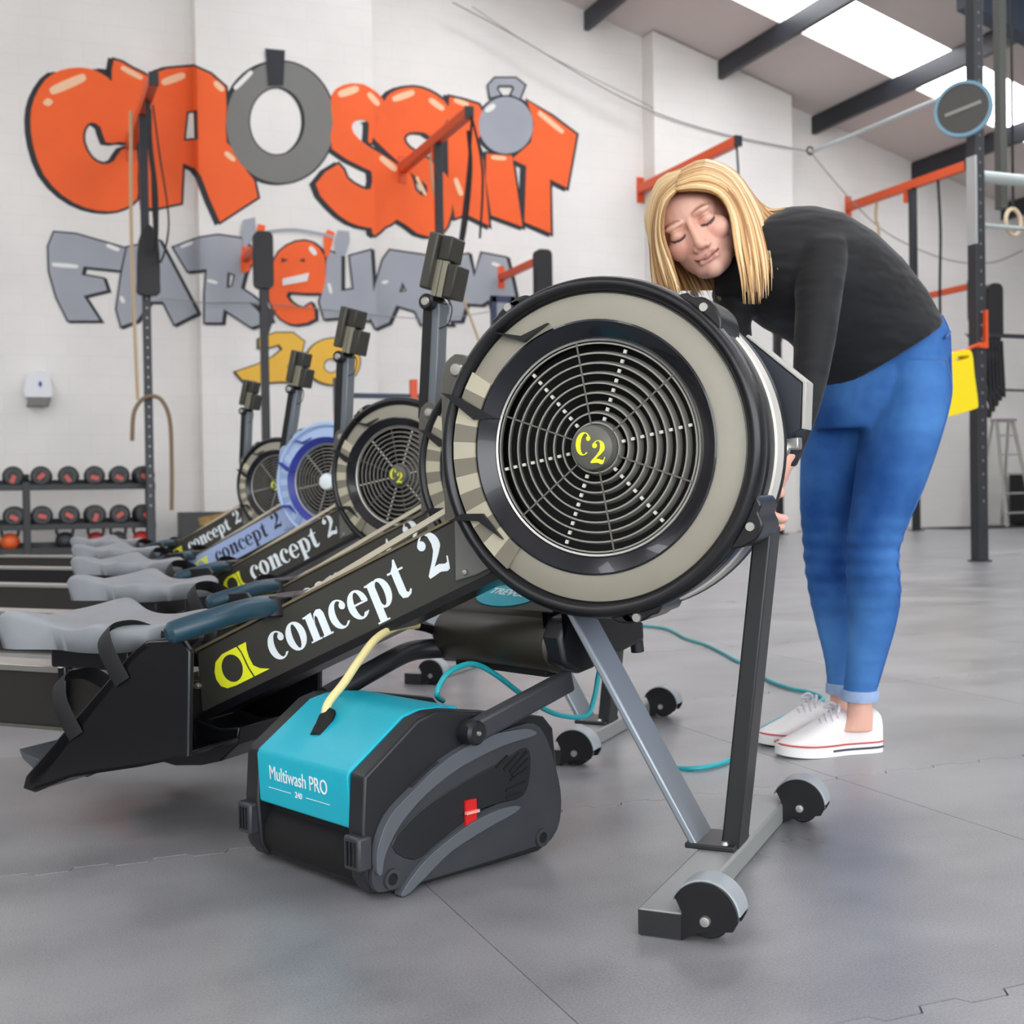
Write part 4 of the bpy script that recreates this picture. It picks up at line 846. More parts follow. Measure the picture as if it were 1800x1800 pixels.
def kettlebell(u, rgb, nm, lab, s=1.0, z=.066):
    m = mat(nm, rgb, .45); t = empty('kettlebell', B(u, RV-.08, z), PHI, lab, 'kettlebell')
    MB().ball((0,0,.095*s), (.1*s, .1*s, .095*s), 24, 14).build('body', m, t)
    MB().tube(smooth_path([(-.07*s,0,.15*s), (-.085*s,0,.21*s), (-.05*s,0,.25*s), (.05*s,0,.25*s), (.085*s,0,.21*s), (.07*s,0,.15*s)], 6), .017*s, n=12).build('handle', mat('dark_kettlebell_handle', (40, 38, 38), .4), t)
kettlebell(.03, (226, 96, 40), 'orange_kettlebell', 'orange kettlebell on the bottom shelf of the rack', .95)
kettlebell(.55, (44, 46, 50), 'black_kettlebell', 'plain black kettlebell on the bottom shelf of the rack', .95)
kettlebell(.85, (150, 40, 40), 'maroon_kettlebell', 'dark red kettlebell next to the plain black one on the rack', .9)
kettlebell(1.07, (70, 72, 74), 'grey_kettlebell', 'dark grey kettlebell between the two red ones on the rack', .9)
kettlebell(1.30, (206, 52, 48), 'red_kettlebell', 'bright red kettlebell at the end of the bottom rack shelf', .9)
cr_ = empty('storage_crate', B(1.98, 13.6, 0), PHI, 'dark open crate of small gear on the floor by the pier', 'crate')
MB().prism([[(-.28,-.2),(.28,-.2),(.28,.2),(-.28,.2)], [(-.26,-.18),(.26,-.18),(.26,.18),(-.26,.18)]], .02, .42, plane='xy').build('wall', m_black, cr_)
MB().box((-.28,-.2,0),(.28,.2,.02)).build('base', m_black, cr_)
MB().prism([(-.12,.36),(.1,.4),(.26,.46),(.24,.3),(-.1,.28)], -.21, -.19).build('contents', mat('olive_brown_gear', (150, 122, 70), .8, noise=.4, nscale=14), cr_)

# ================================================================== squat stand behind the rowers
sq = empty('squat_stand', B(3.65, 12.3, 0), PHI, 'navy squat stand with orange hooks standing below the yellow numeral', 'squat stand')
m_navy = mat('navy_steel', (38, 50, 78), .4)
for x in (-.55, .25):
    MB().box((x-.035,-.035,0),(x+.035,.035,1.75)).build('upright', m_orange if x > 0 else m_navy, sq, bevel=.004)
    MB().box((x-.04,-.5,0),(x+.04,.5,.06)).build('foot', m_navy, sq)
    MB().box((x-.05,-.14,1.3),(x+.05,-.035,1.4)).build('hook', m_orange, sq)
for z in (.9, 1.55): MB().box((-.55,-.03,z),(.6,.03,z+.05)).build('cross_member', m_navy, sq)
MB().box((.3,-.25,1.18),(.75,.25,1.26)).build('bench_pad', pad_m, sq, bevel=.02)
dt = empty('plyo_frame', B(5.15, 12.9, 0), PHI, 'tall dark blue post pair behind the second rower monitor', 'frame')
for x in (-.12, .1): MB().box((x-.03,-.03,0),(x+.03,.03,2.75)).build('post', m_navy, dt, bevel=.004)
MB().box((-.15,-.03,2.68),(.13,.03,2.75)).build('cross_bar', m_navy, dt)
MB().box((-.25,-.3,0),(.23,.3,.05)).build('base', m_navy, dt)

# ================================================================== free-standing rig at the right
PU, PV = 6.71, 7.33
ps = empty('pull_up_rig', B(PU, PV, 0), PHI, 'black steel rig with pale pull-up bars holding the round target and yellow can', 'rig')
pu_ = MB().box((-.045, -.045, 0), (.045, .045, 5.0)).build('post', mat('weathered_black_steel', (44, 46, 50), .4, noise=.15, nscale=6), ps, bevel=.004)
for i in range(44): MB().lathe([(0,-.0465),(.010,-.0465)], (0, 0, .45+i*.1), n=10).build('peg_hole', mat('dark_hole', (120, 122, 126), .5), pu_)
MB().prism(rrect(-.046, 2.35, -.03, 3.0, .001), -.047, .047).build('chrome_sleeve', mat('chrome_sleeve', (200, 206, 206), .3, .5), ps)
MB().box((-.06,-.06,0),(.06,.06,.012)).build('foot_plate', m_steel, ps)
m_bar = mat('pale_steel_bar', (196, 204, 202), .34, metal=.5)
MB().tube([(.045, 0, 2.86), (3.2, 0, 2.86)], .045, n=16).build('pull_up_bar', m_bar, ps)
MB().tube([(.045, 0, 2.5), (3.2, 0, 2.5)], .018, n=12).build('pull_up_bar', m_bar, ps)
MB().box((3.155, -.045, 0), (3.245, .045, 5.0)).build('post', mat('weathered_black_steel', (44, 46, 50), .4), ps, bevel=.004)
tag(MB().tube([B(PU-.03, PV+.06, 3.52), on_plane(1425, 268, VV*(WALLV-PD-.02), VV)], .022, n=12).build('stay_bar', mat('pale_blue_stay', (176, 188, 190), .4)), 'pale slender stay running from the black upright to the ring hook', 'bar')
tg = empty('wall_ball_target', B(PU-.05, PV-.08, 3.31), PHI, 'round black throwing target with pale blue rim on the upright', 'target')
Mt = Matrix.Translation((-.13, 0, 0)) @ Matrix.Rotation(R(-52), 4, 'Z')
def tgt(q, prof):
    q.lathe(prof, n=44); q.v = [tuple(Mt @ Vector(p)) for p in q.v]; return q
tgt(MB(), [(0,-.02),(.18,-.02),(.185,.01),(0,.012)]).build('disc', mat('dark_target_board', (74, 72, 68), .5), tg)
tgt(MB(), [(.18,-.026),(.203,-.026),(.208,-.0),(.203,.014),(.18,.014)]).build('rim', mat('pale_blue_rim', (120, 160, 180), .4), tg)
q = MB(); q.box((-.13,-.024,-.012),(.13,-.02,.012)); q.v = [tuple(Mt @ Matrix.Rotation(R(-14), 4, 'Y') @ Vector(p)) for p in q.v]; q.build('bar_mark', mat('grey_mark', (150, 146, 138), .5), tg)
# second upright further right and gymnastic ring
s2 = empty('hanging_post', B(7.35, 7.75, 0), PHI, 'olive grey post hanging from the roof behind the gymnastic ring', 'post')
MB().box((-.035,-.035,2.75),(.035,.035,roof_z(7.35)-.02)).build('drop_post', mat('olive_grey_steel', (84, 86, 80), .4), s2, bevel=.004)
st_ = MB().bar(B(7.18, 7.45, roof_z(7.18)-.01), B(7.18, 7.45, 2.68), .04, .006).build('ring_strap', m_strapb); tag(st_, 'black webbing strap holding the gymnastic ring', 'strap')
rg_ = MB().lathe([(.1+.016*math.cos(R(a)), .016*math.sin(R(a))) for a in range(0, 360, 30)], (0,0,0), n=40, closed_prof=True).build('gymnastic_ring', mat('pale_wood_ring', (222, 200, 168), .5))
rg_.matrix_world = Matrix.Translation(B(7.18, 7.45, 2.575)) @ Matrix.Rotation(PHI+R(14), 4, 'Z'); tag(rg_, 'pale wooden gymnastic ring on a black strap', 'ring')
# J-hook, yellow can, pads and ladder
jh = tag(MB().prism([(-.05,1.58),(.035,1.58),(.035,1.86),(.01,1.86),(.01,1.62),(-.05,1.62)], -.075, -.046, M=Matrix.Translation(B(PU, PV)) @ Matrix.Rotation(PHI, 4, 'Z')).build('j_hook', m_orange), 'orange J-hook on the black upright above the yellow can', 'hook')
yc = empty('plastic_can', B(PU-.30, PV-.13, 1.06), PHI, 'bright yellow plastic can with a cut-out handle hung on the upright', 'can')
m_y = mat('yellow_polythene', (250, 222, 20), .38)
MB().prism([smooth_loop([(-.2,.0),(-.12,.005),(.1,.06),(.13,.1),(.1,.3),(.08,.46),(.02,.485),(-.12,.45),(-.14,.4),(-.19,.1)], 3), smooth_loop([(-.06,.405),(.04,.425),(.045,.445),(-.055,.43)], 3)], -.06, .06).build('body', m_y, yc, bevel=.015, seg=3)
MB().tube(smooth_path([(-.07,0,.45),(-.02,-.01,.475),(.06,-.005,.485),(.16,.03,.52),(.27,.065,.545)], 4), .012, n=10).build('handle', m_orange, yc)
tag(MB().prism(rrect(-.07, 1.72, .07, 2.16, .05), -.04, .04, M=Matrix.Translation(Vector((at(1745, 515, 9.9).x, at(1745, 515, 9.9).y, 0))) @ Matrix.Rotation(PHI, 4, 'Z')).build('post_pad', pad_m, bevel=.015), 'black pad behind the thick black upright', 'pad')
hn = empty('hanging_harness', Vector((at(1742, 700, 9.8).x, at(1742, 700, 9.8).y, 1.0)), PHI, 'tangle of black bands hanging beside the upright over the ladder', 'bands')
for i in range(5):
    x = -.05+.035*i; MB().tube(smooth_path([(x,0,.72),(x-.03,.02,.4),(x+.03,.0,.1+.05*i),(x+.05,.01,.3),(x+.02,.0,.7)], 6), .013, n=8).build('band', m_strapb, hn)
MB().bar((-.1,0,.74),(1.2,.0,.74), .03, .03).build('bar', m_steel, hn)
ld = empty('step_ladder', B(13.15, 13.9, 0), PHI, 'pale aluminium step ladder leaning by the back wall', 'ladder')
m_al = mat('aluminium', (190, 188, 182), .4, .6)
for x in (-.26, .26):
    MB().bar((x,-.35,0),(x*.55,-.05,1.5), .05, .025, up=(0,1,0)).build('stile', m_al, ld); MB().bar((x,.3,0),(x*.55,.02,1.5), .04, .02, up=(0,1,0)).build('rear_stile', m_al, ld)
for i in range(5):
    f = (i+.7)/5.5; hw = .26*(1-.45*f); MB().box((-hw,-.35+.3*f-.05,1.5*f-.012),(hw,-.35+.3*f+.05,1.5*f+.012)).build('tread', m_al, ld)
MB().box((-.16,-.12,1.48),(.16,.06,1.52)).build('top_step', mat('mauve_ladder_top', (150, 134, 150), .5), ld)
bx_ = tag(in_hall(MB().box((13.75, 13.7, 0), (14.7, 14.4, .75)).build('equipment_box', mat('black_box', (24, 24, 26), .6), bevel=.01)), 'large black box on the floor behind the step ladder', 'box')
ha = tag(in_hall(MB().bar((9.3, 13.9, 1.95), (13.9, 14.1, 1.95), .03, .03).build('barbell_rail', m_steel)), 'thin dark rail fixed low along the back wall near the ladder', 'rail')

# ================================================================== person bending over the rower
pr_ = empty('person', (0, 0, 0), 0, 'blonde person in black long-sleeved top, blue jeans and white trainers bending over the rower', 'person')
PXM = lambda d: d/F                                              # metres per pixel at distance d
def remesh(mb, name, m, voxel, it=4, fac=.5, parent=pr_):
    me = mb.mesh(name, False); o = bpy.data.objects.new(name, me); COL.objects.link(o)
    a = o.modifiers.new('remesh', 'REMESH'); a.mode = 'VOXEL'; a.voxel_size = voxel
    s_ = o.modifiers.new('smooth', 'SMOOTH'); s_.factor = fac; s_.iterations = it
    me2 = bpy.data.meshes.new_from_object(o.evaluated_get(bpy.context.evaluated_depsgraph_get()))
    bpy.data.objects.remove(o); me2.polygons.foreach_set('use_smooth', [True]*len(me2.polygons))
    return link(name, me2, m, parent)
def sec(px, py, d, hw, dep): return (at(px, py, d), Vector((hw*PXM(d), 0, 0)), Vector((0, dep, 0)))
LEG_N = [(1590,640,2.60,70,.10),(1598,690,2.59,71,.10),(1586,755,2.585,70,.092),(1564,850,2.58,61,.078),(1543,925,2.575,50,.064),(1534,975,2.575,45,.058),(1536,1040,2.585,46,.06),(1533,1095,2.59,41,.054),(1523,1155,2.595,34,.044),(1513,1205,2.60,29,.038),(1511,1226,2.60,29,.038)]
LEG_F = [(1500,650,2.70,74,.10),(1490,720,2.71,74,.095),(1474,800,2.72,65,.085),(1463,880,2.73,56,.07),(1457,940,2.735,46,.058),(1459,1000,2.74,43,.055),(1468,1060,2.745,42,.054),(1474,1110,2.745,36,.048),(1479,1160,2.74,29,.04),(1480,1205,2.74,25,.036),(1480,1214,2.74,25,.036)]
PELV = [(1606,562,2.65,44,.09),(1596,590,2.65,66,.11),(1570,625,2.645,95,.128),(1550,670,2.645,116,.135),(1545,715,2.65,121,.13),(1545,755,2.65,110,.11)]
# ---- jeans
def knee_folds(z): return 0
m_jean = bpy.data.materials.new('blue_denim'); m_jean.use_nodes = True; nt = m_jean.node_tree; b = nt.nodes['Principled BSDF']; b.inputs['Roughness'].default_value = .75; b.inputs['Specular IOR Level'].default_value = .25
tc = nt.nodes.new('ShaderNodeTexCoord'); n1 = nt.nodes.new('ShaderNodeTexNoise'); n1.inputs['Scale'].default_value = 5; n1.inputs['Detail'].default_value = 6; nt.links.new(tc.outputs['Object'], n1.inputs['Vector'])
n2 = nt.nodes.new('ShaderNodeTexNoise'); n2.inputs['Scale'].default_value = 700; nt.links.new(tc.outputs['Object'], n2.inputs['Vector'])
cr = nt.nodes.new('ShaderNodeValToRGB'); cr.color_ramp.elements[0].position = .3; cr.color_ramp.elements[1].position = .72
cr.color_ramp.elements[0].color = lin((22, 70, 136)); cr.color_ramp.elements[1].color = lin((78, 134, 198)); nt.links.new(n1.outputs['Fac'], cr.inputs[0]); nt.links.new(cr.outputs[0], b.inputs['Base Color'])
mp = nt.nodes.new('ShaderNodeMapping'); mp.inputs['Scale'].default_value = (7, 7, 16); nt.links.new(tc.outputs['Object'], mp.inputs['Vector'])
n3 = nt.nodes.new('ShaderNodeTexNoise'); n3.inputs['Scale'].default_value = 1.0; n3.inputs['Detail'].default_value = 2; nt.links.new(mp.outputs[0], n3.inputs['Vector'])
bp = nt.nodes.new('ShaderNodeBump'); bp.inputs['Strength'].default_value = .55; bp.inputs['Distance'].default_value = .02; nt.links.new(n3.outputs['Fac'], bp.inputs['Height'])
bp2 = nt.nodes.new('ShaderNodeBump'); bp2.inputs['Strength'].default_value = .2; bp2.inputs['Distance'].default_value = .001; nt.links.new(n2.outputs['Fac'], bp2.inputs['Height']); nt.links.new(bp.outputs[0], bp2.inputs['Normal']); nt.links.new(bp2.outputs[0], b.inputs['Normal'])
def folded(secs):                                               # denser sections with soft folds round the knee
    S = []; pts = smooth_path([(a_, b_, c_) for a_, b_, c_, _, _ in secs], 8); hw = smooth_path([(h_, d_, 0) for _, _, _, h_, d_ in secs], 8)
    for p, q_ in zip(pts, hw):
        k_ = math.exp(-((p.y-985)/75)**2); f_ = 1+.05*k_*math.sin(p.y*.22)+.016*math.exp(-((p.y-1185)/45)**2)*math.sin(p.y*.3)
        S.append(sec(p.x, p.y, p.z, q_.x*f_, q_.y*f_))
    return S
jn = MB(); jn.loft(folded(LEG_N), 28); jn.loft(folded(LEG_F), 28); jn.loft([sec(*p) for p in PELV], 32)
jeans = remesh(jn, 'jeans', m_jean, .005, 3)
m_cuff = mat('pale_denim_turn_up', (150, 172, 206), .8, noise=.1, nscale=60)
for L_, k_ in ((LEG_N, 1.12), (LEG_F, 1.12)):
    a_ = L_[-1]; s_ = []
    for dy in (-16, -15, 2, 3): s_.append(sec(a_[0]-dy*.05, a_[1]+dy+2, a_[2], a_[3]*k_*(1 if dy in (-15, 2) else .93), a_[4]*k_))
    MB().loft(s_, 28).build('turn_up', m_cuff, jeans)
def on_sec(p, ang, k_=1.0):
    c, A, Bv = sec(*p); return c+A*math.cos(ang)*k_+Bv*math.sin(ang)*k_
m_seam = mat('denim_seam_thread', (60, 100, 160), .8)
MB().tube(smooth_path([on_sec(p, R(-38), 1.0) for p in LEG_N[:-1]], 5), .0022, n=6).build('side_seam', m_seam, jeans)
MB().tube(smooth_path([on_sec(PELV[0], R(-40)), on_sec(PELV[1], R(-35)), on_sec(PELV[2], R(-30)), on_sec(LEG_N[1], R(-36))], 5), .0022, n=6).build('hip_seam', m_seam, jeans)
MB().tube(smooth_path([on_sec(p, R(-30), 1.005) for p in (PELV[1],)]+[on_sec((1590,605,2.648,85,.12), R(-60), 1.01)], 5), .003, n=6).build('pocket_seam', m_seam, jeans)
# ---- jumper
m_top = bpy.data.materials.new('black_jersey'); m_top.use_nodes = True; nt = m_top.node_tree; b = nt.nodes['Principled BSDF']; b.inputs['Base Color'].default_value = lin((15, 16, 19)); b.inputs['Roughness'].default_value = .78
b.inputs['Sheen Weight'].default_value = .12; b.inputs['Sheen Roughness'].default_value = .4
tc = nt.nodes.new('ShaderNodeTexCoord'); mp = nt.nodes.new('ShaderNodeMapping'); mp.inputs['Rotation'].default_value = (0, R(40), 0); mp.inputs['Scale'].default_value = (6, 6, 20); nt.links.new(tc.outputs['Object'], mp.inputs['Vector'])
n3 = nt.nodes.new('ShaderNodeTexNoise'); n3.inputs['Scale'].default_value = .9; n3.inputs['Detail'].default_value = 2; nt.links.new(mp.outputs[0], n3.inputs['Vector'])
bp = nt.nodes.new('ShaderNodeBump'); bp.inputs['Strength'].default_value = .6; bp.inputs['Distance'].default_value = .03; nt.links.new(n3.outputs['Fac'], bp.inputs['Height']); nt.links.new(bp.outputs[0], b.inputs['Normal'])
def tsec(b_, f_, d, dep):                                        # torso section from the back point to the front point as seen
    P, Q = at(b_[0], b_[1], d), at(f_[0], f_[1], d); return ((P+Q)/2, (P-Q)/2, Vector((0, dep, 0)))
TOR = [tsec((1650,572),(1452,694),2.64,.145), tsec((1648,560),(1442,684),2.635,.15), tsec((1622,512),(1432,668),2.61,.15), tsec((1580,458),(1418,632),2.56,.15), tsec((1530,412),(1392,600),2.5,.155), tsec((1475,378),(1345,575),2.47,.155), tsec((1425,366),(1305,545),2.47,.145), tsec((1385,366),(1252,520),2.46,.115), tsec((1352,380),(1258,486),2.43,.075)]
ARM_N = [(1438,408,2.40,40,.05),(1444,430,2.36,44,.056),(1443,470,2.34,44,.056),(1438,540,2.31,39,.05),(1432,600,2.29,36,.046),(1424,670,2.27,30,.04),(1412,730,2.245,25,.034),(1396,785,2.225,20,.028),(1382,822,2.21,17,.025)]
ARM_F = [(1322,440,2.52,40,.05),(1300,500,2.50,42,.052),(1284,570,2.44,36,.045),(1292,640,2.38,32,.04),(1302,720,2.3,27,.035),(1302,790,2.22,21,.028),(1300,822,2.19,18,.025)]
jm = MB(); jm.loft(TOR, 36); jm.loft([sec(*p) for p in ARM_N], 24); jm.loft([sec(*p) for p in ARM_F], 24)
jumper = remesh(jm, 'jumper', m_top, .006, 4)
# ---- body: one continuous skin surface with head, neck, arms, hands and legs
HD = at(1220, 397, 2.38)
HM = (Matrix.Rotation(R(-28), 4, 'Y') @ Matrix.Rotation(R(-17), 4, 'Z') @ Matrix.Rotation(R(7), 4, 'X'))
HMi = HM.inverted()
def hp_(x, y, z): return HD + HM @ Vector((x, y, z))
HR = HM.to_3x3()
bd = MB()
def hb(c, r_, n=24, m_=16): bd.ball(hp_(*c), r_, n, m_, M=HR)
hb((0,.02,.016), (.071,.088,.082), 36, 24); hb((0,-.022,-.038), (.056,.06,.062), 32, 20); hb((0,-.026,.026), (.06,.05,.052))
hb((0,-.062,-.085), (.021,.02,.018)); hb((0,-.04,-.075), (.04,.038,.028))
for s in (-1, 1):
    hb((s*.034,-.05,-.024), (.028,.027,.026)); hb((s*.030,-.0665,.0), (.0155,.0135,.0125)); hb((s*.028,-.072,.0185), (.02,.011,.007)); hb((s*.0105,-.0895,-.039), (.0085,.0095,.0075)); hb((s*.073,.012,-.006), (.008,.018,.028)); hb((s*.013,-.077,-.057),(.011,.0075,.004)); hb((s*.011,-.0755,-.0665),(.011,.0075,.0045))
bd.tube([hp_(0,-.074,.012), hp_(0,-.083,-.006), hp_(0,-.093,-.022), hp_(0,-.1,-.033)], [.0065,.007,.0085,.0095], n=14)
hb((0,-.0965,-.034), (.0105,.0105,.0095)); hb((0,-.0785,-.0575),(.009,.0075,.0045)); hb((0,-.0765,-.067),(.010,.0075,.005))
NB = at(1345, 428, 2.44)
bd.loft([(hp_(0,.03,-.02), HR @ Vector((.05,0,0)), HR @ Vector((0,.05,0))), (hp_(0,.035,-.075)*.6+NB*.4, Vector((.03,0,.035)), Vector((0,.05,0))), (NB, Vector((.038,0,.045)), Vector((0,.056,0))), (at(1385,455,2.46), Vector((.05,0,.06)), Vector((0,.09,0)))], 24)
bd.loft([(c, A*.86, Bv*.86) for c, A, Bv in TOR[1:]], 28); bd.loft([sec(p[0], p[1], p[2], p[3]*.8, p[4]*.8) for p in PELV], 24)
bd.loft([sec(p[0], p[1], p[2], p[3]*.8, p[4]*.8) for p in LEG_N], 20); bd.loft([sec(p[0], p[1], p[2], p[3]*.8, p[4]*.8) for p in LEG_F], 20)
bd.loft([sec(p[0], p[1], p[2], p[3]*.8, p[4]*.8) for p in ARM_N], 18); bd.loft([sec(p[0], p[1], p[2], p[3]*.8, p[4]*.8) for p in ARM_F], 18)
def hand(wp_, d, axis, side, palm_n):
    """wrist point, pointing direction, thumb-side direction, palm normal"""
    ax, sd, pn = Vector(axis).normalized(), Vector(side).normalized(), Vector(palm_n).normalized(); w0 = Vector(wp_)
    bd.loft([(w0-ax*.02, sd*.026, pn*.02), (w0, sd*.027, pn*.018), (w0+ax*.03, sd*.036, pn*.016), (w0+ax*.065, sd*.04, pn*.014), (w0+ax*.085, sd*.037, pn*.011)], 18)
    for i, (off, L_) in enumerate(((.03, .066), (.0105, .074), (-.0095, .07), (-.029, .055))):
        b0 = w0+ax*.078+sd*off; p1 = b0+ax*L_*.42+pn*L_*.10; p2 = p1+ax*L_*.22+pn*L_*.30; p3 = p2+ax*L_*.02+pn*L_*.27
        bd.tube(smooth_path([b0-ax*.01, b0, p1, p2, p3], 4), [.0092]*9+[.0085]*5+[.0078, .0072, .005], n=12)
    t0 = w0+ax*.02+sd*.03; bd.tube(smooth_path([t0-sd*.012, t0+sd*.008+ax*.012, t0+sd*.022+ax*.034+pn*.012, t0+sd*.020+ax*.055+pn*.026, t0+sd*.014+ax*.066+pn*.034], 4), [.0115]*9+[.0095]*5+[.009,.008,.0055], n=12)
hand(at(1376,824,2.205), 2.2, (-.42,-.2,-.88), (-.3,-.9,.32), (-.88,.3,-.2))
hand(at(1300,826,2.185), 2.2, (.1,-.55,-.8), (.4,-.75,.5), (.85,.35,.0))
for (px, py, d) in ((1511,1226,2.60), (1480,1212,2.74)):
    c = at(px, py, d); bd.loft([(c+Vector((0,0,.03)), Vector((.026,0,0)), Vector((0,.027,0))), (c-Vector((0,0,.015)), Vector((.025,0,0)), Vector((0,.025,0))), (c-Vector((0,0,.04)), Vector((.027,0,0)), Vector((0,.023,0))), (c-Vector((.01,0,.07)), Vector((.036,0,0)), Vector((0,.02,0)))], 18)
m_skin = bpy.data.materials.new('fair_skin'); m_skin.use_nodes = True; nt = m_skin.node_tree; b = nt.nodes['Principled BSDF']; b.inputs['Roughness'].default_value = .48
b.inputs['Subsurface Weight'].default_value = .12; b.inputs['Subsurface Radius'].default_value = (.012, .005, .003); b.inputs['Subsurface Scale'].default_value = .6
ca = nt.nodes.new('ShaderNodeVertexColor'); ca.layer_name = 'skin_tone'; nt.links.new(ca.outputs[0], b.inputs['Base Color'])
body = remesh(bd, 'body', m_skin, .0028, 3)
me = body.data
SK, LIP, BRW, LSH, CHK = lin((226, 176, 156)), lin((178, 96, 92)), lin((168, 118, 88)), lin((52, 38, 36)), lin((222, 150, 134))
att = me.color_attributes.new('skin_tone', 'FLOAT_COLOR', 'POINT'); cols = []
g_ = lambda x, s: math.exp(-(x/s)**2)
def mixc(a, b_, t): return tuple(a[i]*(1-t)+b_[i]*t for i in range(3))+(1.0,)
for v in me.vertices:
    p = HMi @ (v.co-HD); c = SK
    if p.length < .16 and p.y < -.03:
        ax_ = abs(p.x)
        c = mixc(c, CHK, .5*g_(ax_-.036, .02)*g_(p.z+.03, .02)+.4*g_(ax_, .012)*g_(p.z+.036, .012))
        mx = .0235*(1-abs((p.z+.062)/.0115)**1.6) if abs(p.z+.062) < .0115 else 0
        zc = -.064+ .26*ax_                                  # smile lifts the corners
        if ax_ < .025 and abs(p.z-zc) < .0072*(1-(ax_/.026)**2)+.001: c = mixc(c, LIP, .5)
        if ax_ < .024 and abs(p.z-zc+.0002) < .0016: c = mixc(c, LSH, .7)
        bz = .0215+.004*(1-((ax_-.03)/.02)**2)
        if .012 < ax_ < .05 and abs(p.z-bz) < .0028: c = mixc(c, BRW, .55)
        ez = -.0045-.005*(1-((ax_-.030)/.015)**2)
        if .016 < ax_ < .045 and abs(p.z-ez) < .0026: c = mixc(c, LSH, .88)
        ez2 = .0075-.004*((ax_-.030)/.015)**2
        if .016 < ax_ < .044 and abs(p.z-ez2) < .0013: c = mixc(c, BRW, .45)
    cols += list(c)
att.data.foreach_set('color', cols)
# face relief on the finished surface: eye sockets, lip line, nostrils
for v in me.vertices:
    p = HMi @ (v.co-HD)
    if p.length > .15 or p.y > -.03: continue
    ax_ = abs(p.x); dy = 0
    dy += .0035*g_(ax_-.019, .008)*g_(p.z-.006, .009)
    dy += .002*g_(ax_-.030, .014)*g_(p.z+.0085, .004)
    zc = -.064+.26*ax_
    dy += .0024*g_(p.z-zc, .0020)*(1 if ax_ < .023 else g_(ax_-.023, .004)) if ax_ < .035 else 0
    dy += .003*g_(ax_-.0065, .0035)*g_(p.z+.0445, .003)
    dy += .002*g_(ax_-.040, .006)*g_(p.z+.05, .010)
    p.y += dy; v.co = HD + HM @ p
# ---- hair
m_hair = bpy.data.materials.new('blonde_hair'); m_hair.use_nodes = True; nt = m_hair.node_tree; b = nt.nodes['Principled BSDF']; b.inputs['Roughness'].default_value = .36; b.inputs['Specular IOR Level'].default_value = .45
ca = nt.nodes.new('ShaderNodeVertexColor'); ca.layer_name = 'hair_tone'; nt.links.new(ca.outputs[0], b.inputs['Base Color'])
GR = [[(1187,336,2.285),(1222,333,2.277),(1260,341,2.285),(1283,375,2.300),(1292,430,2.290),(1304,490,2.28),(1310,549,2.27)],
      [(1189,325,2.295),(1235,312,2.287),(1278,330,2.30),(1304,378,2.32),(1317,440,2.30),(1323,495,2.28),(1326,549,2.27)],
      [(1193,310,2.315),(1238,296,2.315),(1283,316,2.335),(1315,375,2.34),(1332,440,2.315),(1339,490,2.29),(1341,540,2.275)],
      [(1200,297,2.36),(1240,283,2.38),(1288,305,2.40),(1324,360,2.39),(1344,420,2.36),(1350,470,2.33),(1349,525,2.31)],
      [(1208,292,2.41),(1245,283,2.43),(1290,302,2.45),(1325,348,2.455),(1352,368,2.44),(1385,364,2.42),(1425,360,2.40)]]
GLc = [[(1188,337,2.285),(1172,355,2.28),(1164,385,2.287),(1166,420,2.295),(1180,460,2.295),(1194,500,2.295),(1200,530,2.295)],
      [(1190,326,2.295),(1165,352,2.295),(1157,390,2.305),(1158,430,2.315),(1168,475,2.315),(1180,510,2.315),(1186,534,2.315)],
      [(1194,311,2.315),(1164,340,2.335),(1151,390,2.355),(1150,435,2.365),(1156,480,2.365),(1164,512,2.365),(1168,536,2.365)],
      [(1202,297,2.36),(1168,327,2.40),(1150,385,2.42),(1147,435,2.425),(1150,480,2.425),(1153,512,2.425),(1155,536,2.425)],
      [(1210,292,2.41),(1180,322,2.455),(1168,390,2.47),(1186,440,2.465),(1208,480,2.455),(1224,510,2.445),(1236,534,2.44)],
      [(1214,290,2.45),(1198,330,2.475),(1198,395,2.48),(1226,440,2.475),(1254,480,2.465),(1270,510,2.45),(1278,534,2.44)]]
def guide(G, t):
    x = t*(len(G)-1); i = min(int(x), len(G)-2); f_ = x-i
    return [Vector(a)*(1-f_)+Vector(b_)*f_ for a, b_ in zip(G[i], G[i+1])]
TONES = [lin(c) for c in ((210,170,116),(186,140,88),(226,194,146),(160,114,68),(198,154,100),(232,204,158))]
hr = MB(); tone = []
def clear(P, m_=.006):
    q = HMi @ (P-HD); k_ = Vector((q.x/(.071+m_), (q.y-.02)/(.088+m_), (q.z-.016)/(.082+m_))); l_ = k_.length
    if l_ >= 1 or q.z < -.03: return P
    k_ /= max(l_, .2); return HD + HM @ Vector((k_.x*(.071+m_), .02+k_.y*(.088+m_), .016+k_.z*(.082+m_)))
def strand(G, t, r_, push, jit):
    P = [Vector(p) for p in guide(G, t)]; j = [random.gauss(0, jit) for _ in range(2)]; cut = random.uniform(.84, 1.0)
    pts = []
    for k, p in enumerate(P):
        u_ = k/(len(P)-1); pts.append(clear(at(p.x+j[0]*u_*9, p.y, p.z-push+j[1]*u_*.004), .007+push))
    pts = smooth_path(pts, 3); n_ = max(4, int(len(pts)*cut)); pts = pts[:n_]
    rr = [r_*(.55+.45*min(1, k/3)) if k < n_-4 else r_*max(.12, (n_-1-k)/4.0) for k in range(n_)]
    k0 = len(hr.v); hr.tube(pts, rr, n=6, flat=.55); c = random.choice(TONES); tone.extend([c]*(len(hr.v)-k0))
